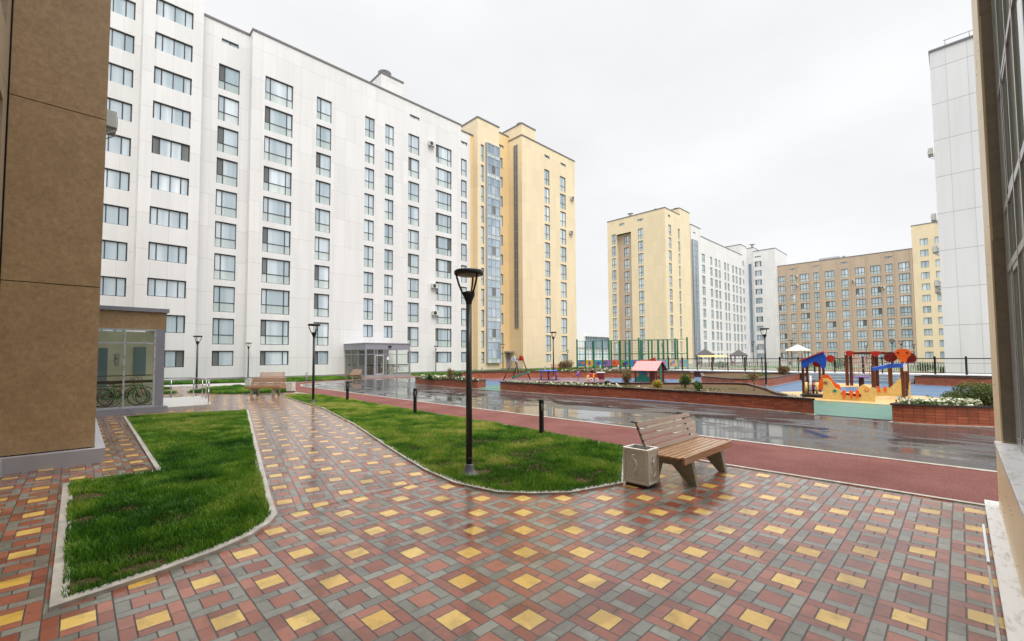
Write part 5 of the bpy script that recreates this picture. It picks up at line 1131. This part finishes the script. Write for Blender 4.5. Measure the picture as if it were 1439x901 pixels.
# rear side panel
XB=25.6
rear=[(1205,558),(1205,545),(1213,540),(1220,544),(1232,546),(1244,545),(1250,545),(1255,541),(1260,535),(1266,532),(1267,556)]
panel(rear,XB,.05,'side_panel',M['cream'])
for px in (1235,1244): a=S(px-2,543,XB);b=S(px+2,551,XB); mb=MB(); mb.box(a[0]-.04,a[0]-.01,b[1],a[1],b[2],a[2]); mb.build('handle_board',M['orange'],sp_)
# orange clouds inside
panel([(1150,548),(1151,535),(1156,527),(1163,526),(1168,531),(1173,538),(1180,541),(1182,548)],24.7,.04,'cloud_board',M['orange'])
# left house: four posts and the curved blue roof
legs=[(1130,556,24.9),(1137,556.5,24.65),(1152,555,24.9),(1157.5,556,24.6)]
for px,py,_ in ((1129.5,556,0),(1135.5,557.5,0),(1153,552,0),(1158.5,556,0)):
    g_=G(px,py); topz=PX(px,513,g_.x).z; mb=MB(); mb.box(g_.x-SX-.05,g_.x-SX+.05,g_.y-SY-.05,g_.y-SY+.05,-.02,topz); mb.build('post',M['play_wood'],sp_,bevel=.008)
XR=24.6
roof=[(1125.5,508),(1126,512),(1128,517),(1131,517.5),(1134,515),(1138,511),(1143,508.5),(1148,509),(1152,512.5),(1155,518.5),(1158.5,519),(1161,513),(1161.5,507),(1160.5,501),(1158,496.5),(1155,495)]
panel(roof,XR,.05,'roof_side',M['blue']); panel(roof,XR+.95,.05,'roof_side',M['blue'])
a=S(1125,508,XR);b=S(1156,495,XR); mb=MB(); mb.bar((a[0]+.5,a[1]+.05,a[2]+.03),(b[0]+.5,b[1]-.05,b[2]+.03),1.1,.04); mb.build('roof_board',M['red'],sp_)
disc(1150,510,XR+1.1,.22,M['red'],'round_board'); disc(1167,504,XR+.2,.17,M['red'],'round_board')
# beads and ladder bars in the left house
for i,(px,m_) in enumerate(((1133,'cream'),(1139,'white_paint'),(1143,'darkred'),(1148,'cream'))):
    a=S(px,537 if i!=1 else 528,24.7);b=S(px,553,24.7); mb=MB(); mb.tube([b,a],.04 if i==1 else .055,8); mb.build('bead_post',M[m_],sp_)
for py in (536,542,549): a=S(1131,py,24.75);b=S(1153,py,24.75); mb=MB(); mb.tube([a,b],.03,6); mb.build('cross_bar',M['play_wood'],sp_)
mb=MB(); a=S(1135,557,24.7);b=S(1157,557,24.2); mb.box(24.1-SX,25.2-SX,b[1]-.1,a[1]+.2,.02,.14); mb.build('deck',M['black_metal'],sp_)
# right tower
for px,py in ((1228.5,549),(1252.5,557),(1270,561),(1276,556)):
    g_=G(px,py if px>1240 else 557); topz=PX(px,514,g_.x).z; wd=.075; mb=MB(); mb.box(g_.x-SX-wd,g_.x-SX+wd,g_.y-SY-wd,g_.y-SY+wd,-.02,topz); mb.build('post',M['play_wood'],sp_,bevel=.008)
g1=G(1252.5,557);g2=G(1275,558); mb=MB(); mb.box(g1.x-SX,g1.x-SX+1.0,g2.y-SY,g1.y-SY,.02,.32); mb.build('deck',M['black_metal'],sp_)
mb=MB(); mb.bar(S(1226,519,24.2),S(1248,514.5,24.6),.10,.14); mb.bar(S(1248,514.5,24.6),S(1270,513.5,25.0),.10,.17); mb.build('rail_beam',M['blue'],sp_)
for px in (1253.5,1274.5): mb=MB(); mb.tube([S(px,514,24.7),S(px,494,24.7)],.035,8); mb.build('flag_pole',M['blue'],sp_)
XE_=24.45
def ell(px,py,rx,ry,n=18,rot=0):
    return [(px+rx*math.cos(2*PI*t/n)*math.cos(rot)-ry*math.sin(2*PI*t/n)*math.sin(rot),py+rx*math.cos(2*PI*t/n)*math.sin(rot)+ry*math.sin(2*PI*t/n)*math.cos(rot)) for t in range(n)]
panel(ell(1251.5,502,9.5,7.3,rot=-.1),XE_+.02,.04,'ear',M['darkred']); panel(ell(1279,503,9.3,7.2,rot=.25),XE_+.02,.04,'ear',M['darkred'])
panel([(1257,494),(1261,491),(1269,490),(1276,491.5),(1280.5,495),(1280,499),(1277,501.5),(1275,504),(1274.5,508),(1271,509.5),(1266,508.5),(1263,505.5),(1261.5,502),(1258,499)],XE_-.06,.05,'head',M['orange'])
for px in (1262,1275): panel([(px-2,495),(px+2,495),(px+1.6,496.6),(px-1,497)],XE_-.075,.012,'eye',M['darkred'])
mb=MB(); c=S(1272,513,24.3); mb.obox((c[0],c[1],c[2]-.1),(.08,.12,.3)); mb.build('bracket',M['white_paint'],sp_)
panel([(1276,563),(1277,540),(1279,532),(1280,563)],25.0,.04,'end_board',M['cream'])
# ---- climbing beam with ropes
cb_=empty('climbing_frame',(35.1,5.0,0),0,'tall timber climbing frame with red brackets and a rope net','play equipment')
def C(px,py,X): q=PX(px,py,X); return (q.x-35.1,q.y-5.0,q.z)
for px,X in ((1191,35.1),(1197,35.3),(1228.5,35.1),(1233.5,35.3)):
    b_=C(px,541.5,X); t_=C(px-1,499,X); mb=MB(); mb.box(b_[0]-.07,b_[0]+.07,b_[1]-.08,b_[1]+.08,0,t_[2]); mb.build('post',M['play_wood'],cb_)
mb=MB(); mb.bar(C(1189,496.5,35.2),C(1250,496.5,35.2),.12,.14); mb.build('beam',M['play_wood'],cb_)
for px in (1194,1231): mb=MB(); pts=[C(px+a,496.5+b,35.0) for a,b in ((-6,-2.5),(0,-3.5),(6,-2.5),(4,2),(1,4.5),(-2,4.5),(-5,2))] if px<1200 else [C(px+a,496.5+b,35.0) for a,b in ((-9,-2),(0,-3),(9,-2),(4,3),(1,5),(-2,5),(-5,3))]; mb.prism([(q[1],q[2]) for q in pts],'x',-.14,-.06); mb.build('bracket',M['red'],cb_)
mb=MB()
for px in (1200,1207,1215,1222): mb.tube([C(px,498,35.2),C(px,530,35.2)],.018,5)
for py in (504,511,518,525): mb.tube([C(1199,py,35.2),C(1223,py,35.2)],.015,5)
mb.build('rope_net',M['pink'],cb_)
p=G(1211,545); st=empty('play_stool',(p.x,p.y,0),0,'low timber stool with a purple top inside the playground','play equipment')
mb=MB(); mb.box(-.12,.12,-.12,.12,0,.62); mb.build('leg',M['play_wood'],st); mb=MB(); mb.box(-.4,.4,-.35,.35,.62,.66); mb.build('seat',M['purple'],st)
# ------------------------------------------------------------------ sports cage
cg=empty('sports_cage',(60,40,0),0,'green framed ball game cage with coloured boards along its foot','sports cage')
def at_fwd(px,fwd): 
    d=ray(px,500); h=Vector((d.x,d.y,0)); t=fwd/(d.dot(fw)); return Vector((d.x*t,d.y*t,0))
CA,CB,CC=at_fwd(811,70),at_fwd(898,65),at_fwd(966,64); CD=CA+(CC-CB)*2.2; CE=CC+(CA-CB)*1.2; hcg=4.4
cgp=simple('cage_green',(.015,.16,.085,1),.35)
def bay(a,b,n,mural,first=0):
    for i in range(first,n+1):
        p=a.lerp(b,i/n); mb=MB(); mb.box(-.09,.09,-.09,.09,0,hcg+(.3 if i in(0,n) else 0)); mb.build('post',cgp,cg,(p.x-60,p.y-40,0))
    mb=MB()
    for z,wz in ((hcg,.05),(2.35,.09),(.45,.05)): mb.bar((a.x-60,a.y-40,z),(b.x-60,b.y-40,z),.05,wz)
    mb.build('rail',cgp,cg); mb=MB(); m=int((b-a).length/.45)
    for i in range(m):
        p=a.lerp(b,i/m); mb.box(p.x-60-.008,p.x-60+.008,p.y-40-.008,p.y-40+.008,.4,hcg)
    for k in range(9): mb.bar((a.x-60,a.y-40,.6+k*.42),(b.x-60,b.y-40,.6+k*.42),.010,.010)
    mb.build('mesh_wire',M['metal_grey'],cg)
    if mural:
        cols=['yellow','blue','green','orange','purple','yellow','red','cream','blue','green']
        for i in range(n):
            p=a.lerp(b,(i+.08)/n);q=a.lerp(b,(i+.92)/n); nrm=Vector((-(b-a).y,(b-a).x,0)).normalized()*-.10
            bd=MB(); bd.bar((p.x-60+nrm.x,p.y-40+nrm.y,.95),(q.x-60+nrm.x,q.y-40+nrm.y,.95),.03,.95); o=bd.build('painted_board',simple('board_ground_%d'%i,((.55,.42,.03,1),(.03,.22,.42,1),(.10,.32,.08,1),(.50,.12,.06,1),(.25,.12,.35,1),(.05,.30,.32,1))[(i*5+mural)%6],.5),cg)
            for k in range(3):
                t=random.uniform(.2,.8); c=p.lerp(q,t); rr=random.uniform(.15,.34); z=random.uniform(.75,1.15); d=(q-p).normalized()
                mb=MB(); mb.face([(c.x-60+nrm.x*1.35+d.x*rr*math.cos(a_*.6)*random.uniform(.7,1.1),c.y-40+nrm.y*1.35+d.y*rr*math.cos(a_*.6),z+rr*math.sin(a_*.6)*random.uniform(.7,1.1)) for a_ in range(10)]); mb.build('painted_shape',M[random.choice(('red','blue','orange','green','purple','pink','darkred'))],o)
bay(CA,CB,7,1); bay(CB,CC,5,3,1); bay(CA,CD,6,0,1); bay(CC,CE,7,0,1)
# ------------------------------------------------------------------ pavilions and things beyond the railing
tile=simple('dark_shingle',(.055,.045,.045,1),.7,nscale=6)
def gazebo(px,fwd,w,he,ha,label,roofm,legm,n=4):
    p=at_fwd(px,fwd); r=empty('gazebo',(p.x,p.y,0),math.radians(0),label,'gazebo')
    mb=MB(); a=w/2
    for i in range(4):
        c1=((-a,-a),(a,-a),(a,a),(-a,a))[i];c2=((a,-a),(a,a),(-a,a),(-a,-a))[i]; mb.face([(*c1,he),(*c2,he),(0,0,ha)]); mb.face([(*c1,he-.12),(*c2,he-.12),(*c2,he),(*c1,he)])
    mb.face([(-a,-a,he-.12),(-a,a,he-.12),(a,a,he-.12),(a,-a,he-.12)]); mb.build('roof',roofm,r)
    for x in (-a*.8,a*.8):
        for y in (-a*.8,a*.8): mb=MB(); mb.box(x-.08,x+.08,y-.08,y+.08,0,he-.1); mb.build('post',legm,r)
    mb=MB(); mb.box(-a*.7,a*.7,-.05,.05,.4,.46); mb.box(-a*.8,a*.8,a*.78,a*.82,.35,.95); mb.build('seat_board',M['play_wood'],r); return r
gazebo(991,80,2.7,2.05,3.3,'left dark roofed gazebo beyond the railing',tile,M['play_wood'])
gazebo(1038,84,2.6,1.98,3.15,'right dark roofed gazebo beyond the railing',tile,M['play_wood'])
gazebo(1121.5,72,3.0,2.75,3.75,'white tent pavilion in front of the brown block',simple('tent_canvas',(.58,.53,.47,1),.7),M['metal_grey'])
p=at_fwd(1001,70); aw=empty('awning',(p.x,p.y,0),math.radians(-45),'yellow awning in front of the left gazebo','awning')
mb=MB(); mb.obox((0,0,1.9),(4.2,1.6,.06),Matrix.Rotation(.12,3,'X')); mb.build('roof',simple('yellow_awning',(.75,.52,.15,1),.5),aw)
for x in (-2,0,2): mb=MB(); mb.box(x-.04,x+.04,-.04,.04,0,1.88); mb.build('post',M['play_wood'],aw)
# low fences, hedges and brick beds of the neighbouring yard
rg=np.random.default_rng(5)
for i,(pa,fa,pb,fb,lab) in enumerate(((975,76,1080,70,'brown low fence beyond the railing, behind the awning'),(1150,74,1330,58,'brown low fence beyond the railing, behind the play ship'))):
    a=at_fwd(pa,fa);b=at_fwd(pb,fb); r=empty('low_fence',(a.x,a.y,0),0,lab,'fence'); mb=MB(); n=int((b-a).length/.3)
    for k in range(n):
        q=(b-a)*(k/n); mb.box(q.x-.03,q.x+.03,q.y-.03,q.y+.03,.1,.95)
    mb.build('pickets',M['play_wood'],r); mb=MB(); d=b-a; mb.bar((0,0,.8),(d.x,d.y,.8),.05,.06); mb.bar((0,0,.3),(d.x,d.y,.3),.05,.06); mb.build('rail',M['play_wood'],r)
hed=[(1010,66,1.3,'green hedge bush beyond the railing under the awning'),(1135,70,1.5,'green bush beyond the railing by the white tent'),(1175,64,1.5,'green bush beyond the railing behind the climbing frame'),(1300,52,1.2,'grey green bush beyond the railing before the white end wall'),(1180,76,1.6,'second green bush beyond the railing behind the climbing frame'),(1330,46,.8,'dry bush beyond the railing at the right')]
for i,(px,fd,rx,lab) in enumerate(hed):
    p=at_fwd(px,fd); shrub(p.x,p.y,0,rx,rx*.75,1100,.16,M['leaf'],lab,100+i,lobes=8,group='bushes beyond the railing')
# far ground colours beyond the railing
sheet('neighbour_lawn',[(58,-40),(58,24),(92,30),(92,-40)],.01,M['turf']); sheet('neighbour_path',[(66,-40),(66,26),(74,27),(74,-40)],.016,M['paver'])
for ob in bpy.data.objects:
    if ob.type=='MESH' and not ob.data.materials: ob.data.materials.append(M['concrete'])
